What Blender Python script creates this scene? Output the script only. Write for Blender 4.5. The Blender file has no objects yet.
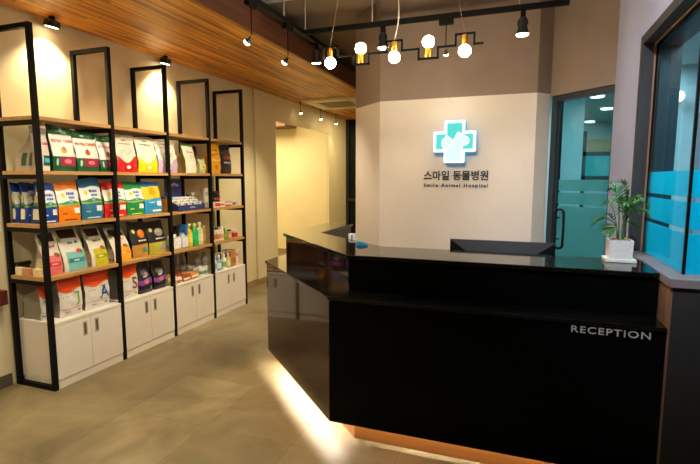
import bpy, bmesh, math, random
from mathutils import Vector, Matrix
random.seed(7)
PI = math.pi
S = bpy.context.scene
C = S.collection

# ------------------------------------------------------------------ materials
def lin(c):
    c = c / 255.0
    return c / 12.92 if c <= 0.04045 else ((c + 0.055) / 1.055) ** 2.4
def rgb(t):
    return (lin(t[0]), lin(t[1]), lin(t[2]), 1.0)
MATS = {}
def mat(name, col, rough=0.5, metal=0.0, var=0.08, vscale=12.0, bump=0.0, bscale=60.0, coat=0.0, spec=0.5):
    if name in MATS:
        return MATS[name]
    m = bpy.data.materials.new(name); m.use_nodes = True
    nt = m.node_tree; b = nt.nodes['Principled BSDF']
    b.inputs['Roughness'].default_value = rough
    b.inputs['Metallic'].default_value = metal
    b.inputs['Specular IOR Level'].default_value = spec
    b.inputs['Coat Weight'].default_value = coat
    c = rgb(col)
    tc = nt.nodes.new('ShaderNodeTexCoord')
    n = nt.nodes.new('ShaderNodeTexNoise'); n.inputs['Scale'].default_value = vscale; n.inputs['Detail'].default_value = 4
    nt.links.new(tc.outputs['Object'], n.inputs['Vector'])
    r = nt.nodes.new('ShaderNodeValToRGB')
    r.color_ramp.elements[0].position = 0.3; r.color_ramp.elements[1].position = 0.7
    r.color_ramp.elements[0].color = tuple(x * (1 - var) for x in c[:3]) + (1,)
    r.color_ramp.elements[1].color = tuple(min(1, x * (1 + var)) for x in c[:3]) + (1,)
    nt.links.new(n.outputs['Fac'], r.inputs['Fac'])
    nt.links.new(r.outputs['Color'], b.inputs['Base Color'])
    if bump:
        n2 = nt.nodes.new('ShaderNodeTexNoise'); n2.inputs['Scale'].default_value = bscale; n2.inputs['Detail'].default_value = 3
        nt.links.new(tc.outputs['Object'], n2.inputs['Vector'])
        bp = nt.nodes.new('ShaderNodeBump'); bp.inputs['Strength'].default_value = bump; bp.inputs['Distance'].default_value = 0.01
        nt.links.new(n2.outputs['Fac'], bp.inputs['Height']); nt.links.new(bp.outputs['Normal'], b.inputs['Normal'])
    MATS[name] = m
    return m
def emit(name, col, strength):
    if name in MATS:
        return MATS[name]
    m = bpy.data.materials.new(name); m.use_nodes = True
    nt = m.node_tree; nt.nodes.clear()
    o = nt.nodes.new('ShaderNodeOutputMaterial'); e = nt.nodes.new('ShaderNodeEmission')
    e.inputs['Color'].default_value = rgb(col); e.inputs['Strength'].default_value = strength
    nt.links.new(e.outputs[0], o.inputs[0]); MATS[name] = m
    return m
def glassmat(name, tint, refl=1.0):
    if name in MATS:
        return MATS[name]
    m = bpy.data.materials.new(name); m.use_nodes = True
    nt = m.node_tree; nt.nodes.clear()
    o = nt.nodes.new('ShaderNodeOutputMaterial'); t = nt.nodes.new('ShaderNodeBsdfTransparent'); g = nt.nodes.new('ShaderNodeBsdfGlossy')
    t.inputs['Color'].default_value = tint; g.inputs['Roughness'].default_value = 0.02
    f = nt.nodes.new('ShaderNodeFresnel'); f.inputs['IOR'].default_value = 1.45
    mu = nt.nodes.new('ShaderNodeMath'); mu.operation = 'MULTIPLY'; mu.inputs[1].default_value = refl
    mx = nt.nodes.new('ShaderNodeMixShader')
    ge = nt.nodes.new('ShaderNodeNewGeometry'); iv = nt.nodes.new('ShaderNodeMath'); iv.operation = 'SUBTRACT'; iv.inputs[0].default_value = refl
    nt.links.new(ge.outputs['Backfacing'], iv.inputs[1]); iv.use_clamp = True; nt.links.new(iv.outputs[0], mu.inputs[1])
    nt.links.new(f.outputs[0], mu.inputs[0]); nt.links.new(mu.outputs[0], mx.inputs[0])
    nt.links.new(t.outputs[0], mx.inputs[1]); nt.links.new(g.outputs[0], mx.inputs[2]); nt.links.new(mx.outputs[0], o.inputs[0])
    MATS[name] = m
    return m
def filmmat(name, col, trans=0.6, clear=0.15):
    m = bpy.data.materials.new(name); m.use_nodes = True
    nt = m.node_tree; nt.nodes.clear()
    o = nt.nodes.new('ShaderNodeOutputMaterial'); d = nt.nodes.new('ShaderNodeBsdfDiffuse'); t = nt.nodes.new('ShaderNodeBsdfTranslucent')
    p = nt.nodes.new('ShaderNodeBsdfTransparent')
    for n in (d, t, p): n.inputs['Color'].default_value = rgb(col)
    a = nt.nodes.new('ShaderNodeMixShader'); a.inputs[0].default_value = trans
    b = nt.nodes.new('ShaderNodeMixShader'); b.inputs[0].default_value = clear
    nt.links.new(d.outputs[0], a.inputs[1]); nt.links.new(t.outputs[0], a.inputs[2])
    nt.links.new(a.outputs[0], b.inputs[1]); nt.links.new(p.outputs[0], b.inputs[2]); nt.links.new(b.outputs[0], o.inputs[0])
    MATS[name] = m
    return m

def floor_material():
    m = bpy.data.materials.new('floor_tile'); m.use_nodes = True
    nt = m.node_tree; L = nt.links; b = nt.nodes['Principled BSDF']
    tc = nt.nodes.new('ShaderNodeTexCoord'); mp = nt.nodes.new('ShaderNodeMapping')
    mp.inputs['Location'].default_value = (1.12, -2.16, 0)
    L.new(tc.outputs['Object'], mp.inputs['Vector'])
    br = nt.nodes.new('ShaderNodeTexBrick'); br.offset = 0.0; br.squash = 1.0
    br.inputs['Scale'].default_value = 1.0; br.inputs['Mortar Size'].default_value = 0.0016
    br.inputs['Mortar Smooth'].default_value = 0.1; br.inputs['Brick Width'].default_value = 0.572; br.inputs['Row Height'].default_value = 0.572
    br.inputs['Color1'].default_value = rgb((146, 134, 106)); br.inputs['Color2'].default_value = rgb((132, 120, 92)); br.inputs['Mortar'].default_value = rgb((116, 104, 80))
    br.inputs['Bias'].default_value = 0.0
    L.new(mp.outputs['Vector'], br.inputs['Vector'])
    n = nt.nodes.new('ShaderNodeTexNoise'); n.inputs['Scale'].default_value = 1.7; n.inputs['Detail'].default_value = 9; n.inputs['Roughness'].default_value = 0.6
    n.inputs['Distortion'].default_value = 0.6
    L.new(tc.outputs['Object'], n.inputs['Vector'])
    r = nt.nodes.new('ShaderNodeValToRGB')
    r.color_ramp.elements[0].position = 0.3; r.color_ramp.elements[1].position = 0.72
    r.color_ramp.elements[0].color = (0.50, 0.47, 0.41, 1); r.color_ramp.elements[1].color = (1.25, 1.22, 1.15, 1)
    L.new(n.outputs['Fac'], r.inputs['Fac'])
    mx = nt.nodes.new('ShaderNodeMix'); mx.data_type = 'RGBA'; mx.blend_type = 'MULTIPLY'; mx.inputs['Factor'].default_value = 1.0
    L.new(br.outputs['Color'], mx.inputs[6]); L.new(r.outputs['Color'], mx.inputs[7])
    L.new(mx.outputs[2], b.inputs['Base Color'])
    b.inputs['Roughness'].default_value = 0.42; b.inputs['Specular IOR Level'].default_value = 0.35
    MATS['floor_tile'] = m
    return m

def wood_material(name, c1, c2, axis='Y', rough=0.45, per_island=0.0):
    m = bpy.data.materials.new(name); m.use_nodes = True
    nt = m.node_tree; L = nt.links; b = nt.nodes['Principled BSDF']
    tc = nt.nodes.new('ShaderNodeTexCoord'); mp = nt.nodes.new('ShaderNodeMapping')
    sc = {'Y': (30, 1.2, 30), 'X': (1.2, 30, 30), 'Z': (30, 30, 1.2)}[axis]
    mp.inputs['Scale'].default_value = sc
    L.new(tc.outputs['Object'], mp.inputs['Vector'])
    n = nt.nodes.new('ShaderNodeTexNoise'); n.inputs['Scale'].default_value = 1.0; n.inputs['Detail'].default_value = 5
    L.new(mp.outputs['Vector'], n.inputs['Vector'])
    r = nt.nodes.new('ShaderNodeValToRGB')
    r.color_ramp.elements[0].position = 0.3; r.color_ramp.elements[1].position = 0.7
    r.color_ramp.elements[0].color = rgb(c1); r.color_ramp.elements[1].color = rgb(c2)
    if per_island:
        g = nt.nodes.new('ShaderNodeNewGeometry')
        a = nt.nodes.new('ShaderNodeMath'); a.operation = 'MULTIPLY_ADD'; a.inputs[1].default_value = per_island; a.inputs[2].default_value = -per_island / 2
        L.new(g.outputs['Random Per Island'], a.inputs[0])
        s = nt.nodes.new('ShaderNodeMath'); s.operation = 'ADD'
        L.new(a.outputs[0], s.inputs[0]); L.new(n.outputs['Fac'], s.inputs[1]); L.new(s.outputs[0], r.inputs['Fac'])
    else:
        L.new(n.outputs['Fac'], r.inputs['Fac'])
    L.new(r.outputs['Color'], b.inputs['Base Color'])
    b.inputs['Roughness'].default_value = rough
    MATS[name] = m
    return m

def granite_material():
    m = bpy.data.materials.new('black_granite'); m.use_nodes = True
    nt = m.node_tree; L = nt.links; b = nt.nodes['Principled BSDF']
    tc = nt.nodes.new('ShaderNodeTexCoord'); v = nt.nodes.new('ShaderNodeTexVoronoi'); v.inputs['Scale'].default_value = 260
    L.new(tc.outputs['Object'], v.inputs['Vector'])
    r = nt.nodes.new('ShaderNodeValToRGB'); r.color_ramp.interpolation = 'CONSTANT'
    r.color_ramp.elements[0].color = rgb((9, 9, 9)); r.color_ramp.elements[1].position = 0.86; r.color_ramp.elements[1].color = rgb((44, 37, 30))
    sx = nt.nodes.new('ShaderNodeSeparateColor'); L.new(v.outputs['Color'], sx.inputs[0]); L.new(sx.outputs[0], r.inputs['Fac'])
    L.new(r.outputs['Color'], b.inputs['Base Color']); b.inputs['Roughness'].default_value = 0.07
    b.inputs['Specular IOR Level'].default_value = 0.5
    MATS['black_granite'] = m
    return m

def stone_material(name, base, vein, rough=0.28):
    m = bpy.data.materials.new(name); m.use_nodes = True
    nt = m.node_tree; L = nt.links; b = nt.nodes['Principled BSDF']
    tc = nt.nodes.new('ShaderNodeTexCoord')
    n = nt.nodes.new('ShaderNodeTexNoise'); n.inputs['Scale'].default_value = 1.6; n.inputs['Detail'].default_value = 6
    L.new(tc.outputs['Object'], n.inputs['Vector'])
    r = nt.nodes.new('ShaderNodeValToRGB'); r.color_ramp.elements[0].position = .35; r.color_ramp.elements[1].position = .65
    c = rgb(base); r.color_ramp.elements[0].color = tuple(x * .93 for x in c[:3]) + (1,); r.color_ramp.elements[1].color = c
    L.new(n.outputs['Fac'], r.inputs['Fac'])
    n2 = nt.nodes.new('ShaderNodeTexNoise'); n2.inputs['Scale'].default_value = 14; n2.inputs['Detail'].default_value = 5; n2.inputs['Distortion'].default_value = 1.2
    L.new(tc.outputs['Object'], n2.inputs['Vector'])
    r2 = nt.nodes.new('ShaderNodeValToRGB'); r2.color_ramp.elements[0].position = .69; r2.color_ramp.elements[1].position = .74
    r2.color_ramp.elements[0].color = (0, 0, 0, 1); r2.color_ramp.elements[1].color = (.4, .4, .4, 1)
    L.new(n2.outputs['Fac'], r2.inputs['Fac'])
    mx = nt.nodes.new('ShaderNodeMix'); mx.data_type = 'RGBA'
    L.new(r2.outputs['Color'], mx.inputs['Factor']); L.new(r.outputs['Color'], mx.inputs[6]); mx.inputs[7].default_value = rgb(vein)
    L.new(mx.outputs[2], b.inputs['Base Color']); b.inputs['Roughness'].default_value = rough; b.inputs['Specular IOR Level'].default_value = 0.4
    MATS[name] = m
    return m

# ------------------------------------------------------------------ mesh building
def slab(mb, poly, z0, z1, m, r=.004):
    a = sum(poly[i][0] * poly[(i + 1) % len(poly)][1] - poly[(i + 1) % len(poly)][0] * poly[i][1] for i in range(len(poly)))
    if a < 0: poly = poly[::-1]
    bm = bmesh.new(); n = len(poly)
    lo = [bm.verts.new((p[0], p[1], z0)) for p in poly]; hi = [bm.verts.new((p[0], p[1], z1)) for p in poly]
    bm.faces.new(lo[::-1]); bm.faces.new(hi)
    for i in range(n): bm.faces.new((lo[i], lo[(i + 1) % n], hi[(i + 1) % n], hi[i]))
    bmesh.ops.bevel(bm, geom=[e for e in bm.edges if abs(e.verts[0].co.z - e.verts[1].co.z) < 1e-6], offset=r, segments=3, affect='EDGES', profile=.5)
    return mb.bm(bm, m)
class MB:
    def __init__(s):
        s.v = []; s.f = []; s.m = []; s.mats = []
    def mi(s, m):
        if m not in s.mats: s.mats.append(m)
        return s.mats.index(m)
    def add(s, vs, fs, m):
        k = len(s.v); i = s.mi(m)
        s.v += [Vector(p) for p in vs]
        for f in fs:
            s.f.append([k + j for j in f]); s.m.append(i)
        return s
    def box(s, x0, x1, y0, y1, z0, z1, m, M=None):
        vs = [Vector((x, y, z)) for z in (z0, z1) for y in (y0, y1) for x in (x0, x1)]
        if M: vs = [M @ p for p in vs]
        return s.add(vs, [(0, 2, 3, 1), (4, 5, 7, 6), (0, 1, 5, 4), (2, 6, 7, 3), (0, 4, 6, 2), (1, 3, 7, 5)], m)
    def bbox(s, x0, x1, y0, y1, z0, z1, m, r=0.003, seg=2):
        bm = bmesh.new(); bmesh.ops.create_cube(bm, size=1)
        for p in bm.verts:
            p.co = Vector(((x0 + x1) / 2 + p.co.x * (x1 - x0), (y0 + y1) / 2 + p.co.y * (y1 - y0), (z0 + z1) / 2 + p.co.z * (z1 - z0)))
        bmesh.ops.bevel(bm, geom=bm.edges[:], offset=r, segments=seg, affect='EDGES', profile=0.5)
        return s.bm(bm, m)
    def bm(s, bm, m, M=None):
        bm.verts.index_update()
        s.add([(M @ p.co if M else p.co.copy()) for p in bm.verts], [[q.index for q in f.verts] for f in bm.faces], m); bm.free(); return s
    def prism(s, poly, z0, z1, m, mside=None):
        n = len(poly)
        a = sum(poly[i][0] * poly[(i + 1) % n][1] - poly[(i + 1) % n][0] * poly[i][1] for i in range(n))
        if a < 0: poly = poly[::-1]
        vs = [(p[0], p[1], z0) for p in poly] + [(p[0], p[1], z1) for p in poly]
        s.add(vs, [list(range(n))[::-1], [n + i for i in range(n)]], m)
        return s.add(vs, [(i, (i + 1) % n, n + (i + 1) % n, n + i) for i in range(n)], mside or m)
    def tube(s, pts, r, m, n=10, r2=None, cap=True):
        pts = [Vector(p) for p in pts]; k = len(pts); vs = []; fs = []
        up = Vector((0, 0, 1))
        t0 = (pts[1] - pts[0]).normalized()
        if abs(t0.dot(up)) > .9: up = Vector((1, 0, 0))
        for i, p in enumerate(pts):
            t = (pts[min(i + 1, k - 1)] - pts[max(i - 1, 0)]).normalized()
            a = (up - t * up.dot(t)).normalized(); b = t.cross(a); up = a
            rr = r if r2 is None else r + (r2 - r) * i / (k - 1)
            for j in range(n):
                w = 2 * PI * j / n; vs.append(p + a * (rr * math.cos(w)) + b * (rr * math.sin(w)))
        for i in range(k - 1):
            for j in range(n):
                q = (j + 1) % n; fs.append((i * n + j, i * n + q, (i + 1) * n + q, (i + 1) * n + j))
        if cap: fs += [list(range(n))[::-1], [(k - 1) * n + j for j in range(n)]]
        return s.add(vs, fs, m)
    def lathe(s, prof, m, c=(0, 0, 0), n=20, M=None, sx=1, sy=1):
        vs = []; fs = []; k = len(prof)
        for r, z in prof:
            for j in range(n):
                w = 2 * PI * j / n; vs.append(Vector((r * math.cos(w) * sx, r * math.sin(w) * sy, z)))
        for i in range(k - 1):
            for j in range(n):
                q = (j + 1) % n; fs.append((i * n + j, i * n + q, (i + 1) * n + q, (i + 1) * n + j))
        fs += [list(range(n))[::-1], [(k - 1) * n + j for j in range(n)]]
        vs = [(M @ p if M else p) + Vector(c) for p in vs]
        return s.add(vs, fs, m)
    def sphere(s, c, r, m, n=20, k=12):
        prof = [(max(1e-4, r * math.sin(PI * i / k)), -r * math.cos(PI * i / k)) for i in range(k + 1)]
        return s.lathe(prof, m, c, n)
    def build(s, name, parent=None, origin=None, smooth=False, kind=None):
        o = Vector(origin) if origin is not None else Vector((0, 0, 0))
        me = bpy.data.meshes.new(name)
        me.from_pydata([p - o for p in s.v], [], s.f)
        for m in s.mats: me.materials.append(m)
        me.polygons.foreach_set('material_index', s.m)
        me.update()
        if smooth:
            me.polygons.foreach_set('use_smooth', [True] * len(me.polygons))
            try: me.set_sharp_from_angle(angle=math.radians(42))
            except Exception: pass
        ob = bpy.data.objects.new(name, me); C.objects.link(ob); ob.location = o
        if parent: ob.parent = parent
        if kind: ob['kind'] = kind
        return ob

def thing(name, label, cat, loc=(0, 0, 0), group=None, rot=(0, 0, 0)):
    o = bpy.data.objects.new(name, None); C.objects.link(o); o.empty_display_size = 0.05
    o.location = loc; o.rotation_euler = rot
    return tag(o, label, cat, group)
def tag(o, label, cat, group=None):
    o['label'] = label; o['category'] = cat
    if group: o['group'] = group
    return o
def lpart(mb, name, th, smooth=False, label=None):
    """world-space mesh -> part of the thing TH (an Empty without rotation)"""
    ob = mb.build(name, th, th.location, smooth); ob.location = (0, 0, 0)
    if label: ob['label'] = label
    return ob
def part(mb, name, th, smooth=False, label=None):
    """mesh given in the thing's own coordinates"""
    ob = mb.build(name, th, None, smooth)
    if label: ob['label'] = label
    return ob
def dup(root, loc, label=None, group=None):
    r = root.copy(); C.objects.link(r); r.location = loc
    if label: r['label'] = label
    if group: r['group'] = group
    for ch in list(root.children):
        c = ch.copy(); C.objects.link(c); c.parent = r
        for g in list(ch.children):
            d = g.copy(); C.objects.link(d); d.parent = c
    return r

_T = {}
def text_geom(body, bold=0.0, spacing=1.0, extrude=0.0):
    key = (body, bold, spacing, extrude)
    if key in _T: return _T[key]
    cu = bpy.data.curves.new('lettering_curve', 'FONT'); cu.body = body; cu.offset = bold; cu.space_character = spacing; cu.extrude = extrude
    cu.resolution_u = 3
    o = bpy.data.objects.new('lettering_curve', cu); C.objects.link(o)
    dg = bpy.context.evaluated_depsgraph_get(); dg.update()
    me = bpy.data.meshes.new_from_object(o.evaluated_get(dg))
    vs = [v.co.copy() for v in me.vertices]; fs = [list(p.vertices) for p in me.polygons]
    bpy.data.objects.remove(o); bpy.data.meshes.remove(me); bpy.data.curves.remove(cu)
    x0, x1 = min(v.x for v in vs), max(v.x for v in vs); y0, y1 = min(v.y for v in vs), max(v.y for v in vs)
    vs = [Vector(((v.x - (x0 + x1) / 2) / (y1 - y0), (v.y - (y0 + y1) / 2) / (y1 - y0), v.z)) for v in vs]
    _T[key] = (vs, fs, (x1 - x0) / (y1 - y0))
    return _T[key]

# common materials
wall_m = mat('wall_paint', (220, 208, 172), .75, var=.03, vscale=3, bump=.05, bscale=120)
concrete_m = mat('concrete_paint', (146, 126, 109), .8, var=.10, vscale=2.5, bump=.12, bscale=30)
pier_m = mat('pier_cool_light_tint', (172, 174, 200), .75, var=.04, vscale=3)  # cool light falling on the pier is put into its base colour
charcoal_m = mat('charcoal_paint', (52, 50, 50), .7, var=.06)
ceilw_m = mat('ceiling_white', (238, 236, 236), .8, var=.02)
black_m = mat('black_powder_coat', (11, 11, 11), .6, var=.05, spec=.15)
blackgl_m = mat('black_satin', (14, 14, 15), .35, var=.05)
white_m = mat('white_laminate', (224, 216, 206), .45, var=.02)
whitetop_m = mat('white_worktop', (222, 216, 206), .4, var=.02)
steel_m = mat('brushed_steel', (150, 146, 140), .35, metal=1.0, var=.05)
slotm = mat('handle_recess', (84, 76, 68), .6)
pale_m = mat('pale_rod', (190, 186, 182), .5)
brass_m = mat('brass', (214, 150, 52), .42, metal=1.0, var=.05)
shelfw_m = wood_material('shelf_wood', (158, 116, 64), (188, 146, 90), 'Y', .5)
slat_m = wood_material('slat_wood', (150, 90, 22), (236, 172, 68), 'Y', .42, per_island=.34)
fascia_m = wood_material('fascia_wood', (86, 48, 32), (112, 66, 44), 'Y', .5)
kickw_m = wood_material('kick_wood', (146, 86, 32), (176, 110, 48), 'X', .45)
trimw_m = wood_material('trim_wood', (140, 100, 74), (164, 122, 92), 'Z', .5)
redw_m = wood_material('red_wood', (74, 24, 16), (100, 36, 24), 'Y', .4)
floor_m = floor_material()
granite_m = granite_material()
stone_m = stone_material('cream_stone', (234, 220, 200), (178, 148, 112), .38)
panelgloss_m = mat('dark_gloss_panel', (40, 17, 12), .06, var=.08, vscale=40, spec=.35)
panelblack_m = mat('black_counter_panel', (6, 8, 8), .2, var=.1, vscale=60, spec=.10)
baseb_m = mat('baseboard_tan', (150, 128, 88), .5)
based_m = mat('baseboard_dark', (88, 78, 66), .5)
gl_teal = glassmat('teal_glass', (.56, .76, .76, 1), .6)
gl_clear = glassmat('window_glass', (.80, .92, .94, 1), .5)
film_blue = filmmat('cyan_film', (44, 208, 226), .6, .05)
film_pale = filmmat('pale_film', (196, 222, 220), .6, .35)
darkframe_m = mat('dark_frame', (42, 52, 58), .45)
tealwall_m = mat('clinic_wall', (150, 176, 184), .7, var=.03)

# ------------------------------------------------------------------ setting
ZC = 3.04; ZS = 2.62; XW = -3.34; XR = .62; YP = 2.28
def struct(mb, name, origin=None, parent=None, smooth=False):
    o = mb.build(name, parent, origin, smooth); o['kind'] = 'structure'; return o

struct(MB().box(-6.6, 4.6, -3.6, 11.2, -.12, 0, floor_m), 'floor')
m = MB().box(-6.6, 4.6, -3.6, 3.88, ZC - .03, ZC + .12, ceilw_m); struct(m, 'ceiling')
m = MB().box(-6.6, 4.6, 3.88, 11.2, ZC, ZC + .12, mat('ceiling_taupe', (168, 148, 124), .8, var=.03)); struct(m, 'ceiling_rear')
# wall behind the shelving, the pier, the header over the opening and the end piece
m = MB()
m.box(XW - .16, XW, -3.6, 5.48, 0, ZC, wall_m)
m.box(XW - .16, -3.31, 5.48, 6.04, 0, ZC, wall_m)
m.box(-3.345, -3.31, 6.04, 8.02, 2.27, ZC, wall_m)
m.box(XW - .16, -3.31, 8.02, 8.92, 0, ZC, wall_m)
struct(m, 'wall_left')
# passage behind the opening
m = MB()
m.box(-6.6, XW - .16, 8.02, 8.17, 0, 2.7, wall_m)
m.box(XW - .165, XW, 8.015, 8.022, 0, 2.7, wall_m)
m.box(-6.6, -6.45, 5.6, 8.02, 0, 2.7, wall_m)
m.box(-6.6, XW - .16, 5.45, 5.6, 0, 2.7, wall_m)
struct(m, 'wall_passage')
struct(MB().box(-6.6, -3.345, 5.6, 8.17, 2.7, 2.8, ceilw_m), 'ceiling_passage')
struct(MB().box(-5.6, -3.95, 7.55, 8.0, 2.38, 2.52, fascia_m), 'trim_1')
struct(MB().box(-6.45, -3.33, 8.005, 8.02, 0, .10, baseb_m), 'baseboard_passage')
m = MB().box(XW, XW + .012, -3.6, 2.17, 0, .085, based_m); struct(m, 'baseboard_left')
m = MB().box(XW, XW + .012, 4.64, 5.48, 0, .085, baseb_m); m.box(XW + .03, XW + .042, 5.47, 6.04, 0, .085, baseb_m); m.box(XW + .03, XW + .042, 8.02, 8.9, 0, .085, baseb_m)
struct(m, 'baseboard_left_rear')
# timber slat soffit
m = MB().box(XW, -2.05, -3.6, 8.95, ZS + .018, 2.79, fascia_m)
m.box(-2.052, -2.035, -3.6, 8.95, ZS - .002, 2.80, fascia_m)
x = XW + .012
while x < -2.075:
    y = -1.2 - random.random() * 1.5
    while y < 8.94:
        L = random.choice((.6, .9, 1.2, 1.8)); y1 = min(y + L, 8.94)
        m.box(x, x + .0185, y + .0012, y1, ZS, ZS + .017, slat_m); y = y1
    x += .0235
struct(m, 'ceiling_wood')
# feature wall with chamfered corners: stone below, painted concrete above
PB = [(-1.57, 8.92), (-1.57, 4.52), (-1.222, 4.19), (.108, 4.19), (.216, 4.298), (.216, 6.0), (.05, 6.0), (.05, 8.92)]
struct(MB().prism(PB, 0, 2.15, stone_m), 'wall_back')
struct(MB().prism(PB, 2.15, ZC, concrete_m), 'wall_back_upper')
# rear glazed end of the aisle
m = MB().box(-3.31, -1.57, 8.95, 9.05, 0, ZC, mat('night_glass', (4, 12, 16), .05, spec=.3)); wn = struct(m, 'window_2', (-2.4, 8.95, 0))
m = MB()
for xx in (-3.3, -2.85, -2.4, -1.95): m.box(xx, xx + .04, 8.91, 8.95, 0, 2.6, darkframe_m)
m.box(-3.3, -1.57, 8.91, 8.95, 1.0, 1.05, darkframe_m)
o = m.build('window_frame', wn, (-2.4, 8.95, 0)); o.location = (0, 0, 0); 
# diagonal wall over the glass door
DA, DB = Vector((.216, 4.298, 0)), Vector((.62, 3.894, 0))
dv = (DB - DA).normalized(); dn = Vector((.7071, .7071, 0))      # dn points behind the door
def diag(a, b, n0, n1):
    P = lambda t, n: tuple((DA + dv * t + dn * n)[:2])
    return [P(a, n0), P(b, n0), P(b, n1), P(a, n1)]
DL = (DB - DA).length
struct(MB().prism(diag(0, DL + .0, 0, .12), 2.13, ZC, concrete_m), 'wall_door')
# right-hand pier, low wall, header
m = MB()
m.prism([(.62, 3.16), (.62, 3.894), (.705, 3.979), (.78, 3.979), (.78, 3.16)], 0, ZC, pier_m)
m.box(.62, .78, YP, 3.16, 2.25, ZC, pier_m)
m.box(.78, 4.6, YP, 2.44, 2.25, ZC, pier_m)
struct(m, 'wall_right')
m = MB().box(.628, .76, YP, 3.16, 0, 1.0, charcoal_m); m.box(.76, 4.6, YP, 2.44, 0, 1.0, charcoal_m)
struct(m, 'wall_right_low')
struct(MB().box(.619, .628, YP, 2.62, 0, 1.0, trimw_m), 'trim_2')
sill_m = mat('sill_grey', (150, 138, 138), .4, var=.04)
m = MB().prism([(.612, 3.16), (.612, 2.265), (4.6, 2.265), (4.6, 2.45), (.775, 2.45), (.775, 3.16)], 1.0, 1.035, sill_m)
struct(m, 'trim_3')
# corner window
w1 = MB()
w1.box(.62, .676, 3.10, 3.16, 1.035, 2.25, charcoal_m)
w1.box(.62, .676, 2.3, 3.10, 2.20, 2.25, charcoal_m)
w1.box(.676, .684, 3.092, 3.16, 1.035, 2.25, trimw_m)
w1.box(.676, .684, 2.3, 3.092, 2.192, 2.25, trimw_m)
w1.box(.70, .80, 3.06, 3.16, 1.035, 2.25, darkframe_m)
w1.box(.70, .80, 2.40, 3.06, 2.17, 2.25, darkframe_m)
w1.box(.80, 4.6, 2.40, 2.50, 2.17, 2.25, darkframe_m)
w1.box(.688, .70, 2.396, 2.408, 1.035, 2.25, blackgl_m)
win = struct(w1, 'window_1', (.71, 2.4, 1.035))
def wpart(mb, name):
    o = mb.build(name, win, win.location); o.location = (0, 0, 0); o['kind'] = 'structure'
wpart(MB().box(.689, .695, 2.408, 3.158, 1.035, 2.25, gl_clear), 'glass_pane')
wpart(MB().box(.70, 4.6, 2.398, 2.404, 1.035, 2.25, gl_clear), 'glass_pane')
for z0, z1 in ((1.036, 1.213), (1.234, 1.352), (1.374, 1.49)):
    wpart(MB().box(.6955, .697, 2.41, 3.155, z0, z1, film_blue), 'frosted_film')
    wpart(MB().box(.702, 4.6, 2.405, 2.4065, z0, z1, film_blue), 'frosted_film')
# glass door
d1 = MB()
d1.prism(diag(0.0, .055, .02, .09), 0, 2.13, darkframe_m)
d1.prism(diag(DL - .02, DL + .05, .02, .09), 0, 2.13, darkframe_m)
d1.prism(diag(.055, DL - .02, .02, .09), 2.085, 2.13, darkframe_m)
door = struct(d1, 'door_1', tuple(DA))
def dpart(mb, name, smooth=False, kind='structure'):
    o = mb.build(name, door, door.location, smooth); o.location = (0, 0, 0); o['kind'] = kind
dpart(MB().prism(diag(.07, DL - .02, .05, .058), .02, 2.08, gl_teal), 'door_leaf')
dpart(MB().prism(diag(.056, .07, .035, .075), .02, 2.08, darkframe_m), 'door_stile')
for z0, z1 in ((.1, 1.228), (1.247, 1.338), (1.355, 1.445)):
    dpart(MB().prism(diag(.071, DL - .021, .0585, .06), z0, z1, film_pale), 'frosted_film')
hp = []
P3 = lambda t, n, z: DA + dv * t + dn * n + Vector((0, 0, z))
r = .035; t0, t1 = .105, .19
for a, (tc, zc) in ((0, (t0 + r, 1.2 - r)), (1, (t1 - r, 1.2 - r)), (2, (t1 - r, .88 + r)), (3, (t0 + r, .88 + r))):
    for q in range(6):
        w = PI - a * PI / 2 - q / 5 * PI / 2
        hp.append(P3(tc + r * math.cos(w), -.0, zc + r * math.sin(w)))
hp.append(hp[0])
m = MB().tube(hp, .011, blackgl_m, 8)
for z in (.95, 1.13): m.tube([P3(t0, 0, z), P3(t0, .05, z)], .007, blackgl_m, 8)
dpart(m, 'door_handle', True, 'thing')
# clinic rooms behind the glass
m = MB()
m.box(.216, .665, 6.0, 6.1, 0, 2.45, tealwall_m)
m.box(1.12, 4.6, 5.0, 5.1, 0, 2.45, tealwall_m)
m.box(.05, 4.6, 9.6, 9.7, 0, 2.45, tealwall_m)
m.box(4.5, 4.6, 2.44, 9.6, 0, 2.45, tealwall_m)
struct(m, 'wall_clinic')
struct(MB().prism([(.80, 2.45), (4.6, 2.45), (4.6, 9.7), (.217, 9.7), (.217, 4.47), (.80, 4.0)], 2.45, 2.55, tealwall_m), 'ceiling_clinic')
# observation window far behind the door
m = MB()
X0, X1 = 1.045, 2.1
m.box(X0, X0 + .07, 9.5, 9.6, 0, 2.3, darkframe_m); m.box(X0, X1, 9.5, 9.6, 1.42, 1.5, darkframe_m); m.box(X0, X1, 9.5, 9.6, 1.86, 1.93, darkframe_m)
o = struct(m, 'window_3', (1.5, 9.55, 1.5))
g = MB().box(X0 + .07, X1, 9.57, 9.59, 1.5, 1.86, emit('clinic_window_glow', (70, 190, 200), .55)).build('glass_pane', o, o.location); g.location = (0, 0, 0)
struct(MB().box(X0 + .07, X1, 9.5, 9.6, 1.93, 2.16, mat('warm_board', (170, 140, 110), .6)), 'trim_4')
# blue-white door leaf in the room behind the corner window
dd = struct(MB().box(1.44, 1.475, 4.94, 5.0, 0, 2.02, mat('grey_door_frame', (120, 118, 124), .5)).box(1.475, 2.5, 4.94, 5.0, 1.95, 2.02, MATS['grey_door_frame']), 'door_2', (1.8, 5, 0))
g = MB().box(1.475, 2.5, 4.965, 4.995, 0, 1.95, mat('pale_blue_door', (110, 156, 178), .4)).build('door_leaf', dd, dd.location); g.location = (0, 0, 0)
# shell behind the camera: dark glazed shopfront and outer walls
struct(MB().box(-6.6, 4.6, -3.7, -3.6, 0, ZC, mat('night_shopfront', (12, 13, 15), .15)), 'wall_front')
struct(MB().box(4.5, 4.6, -3.6, YP, 0, ZC, charcoal_m), 'wall_right_front')

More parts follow.
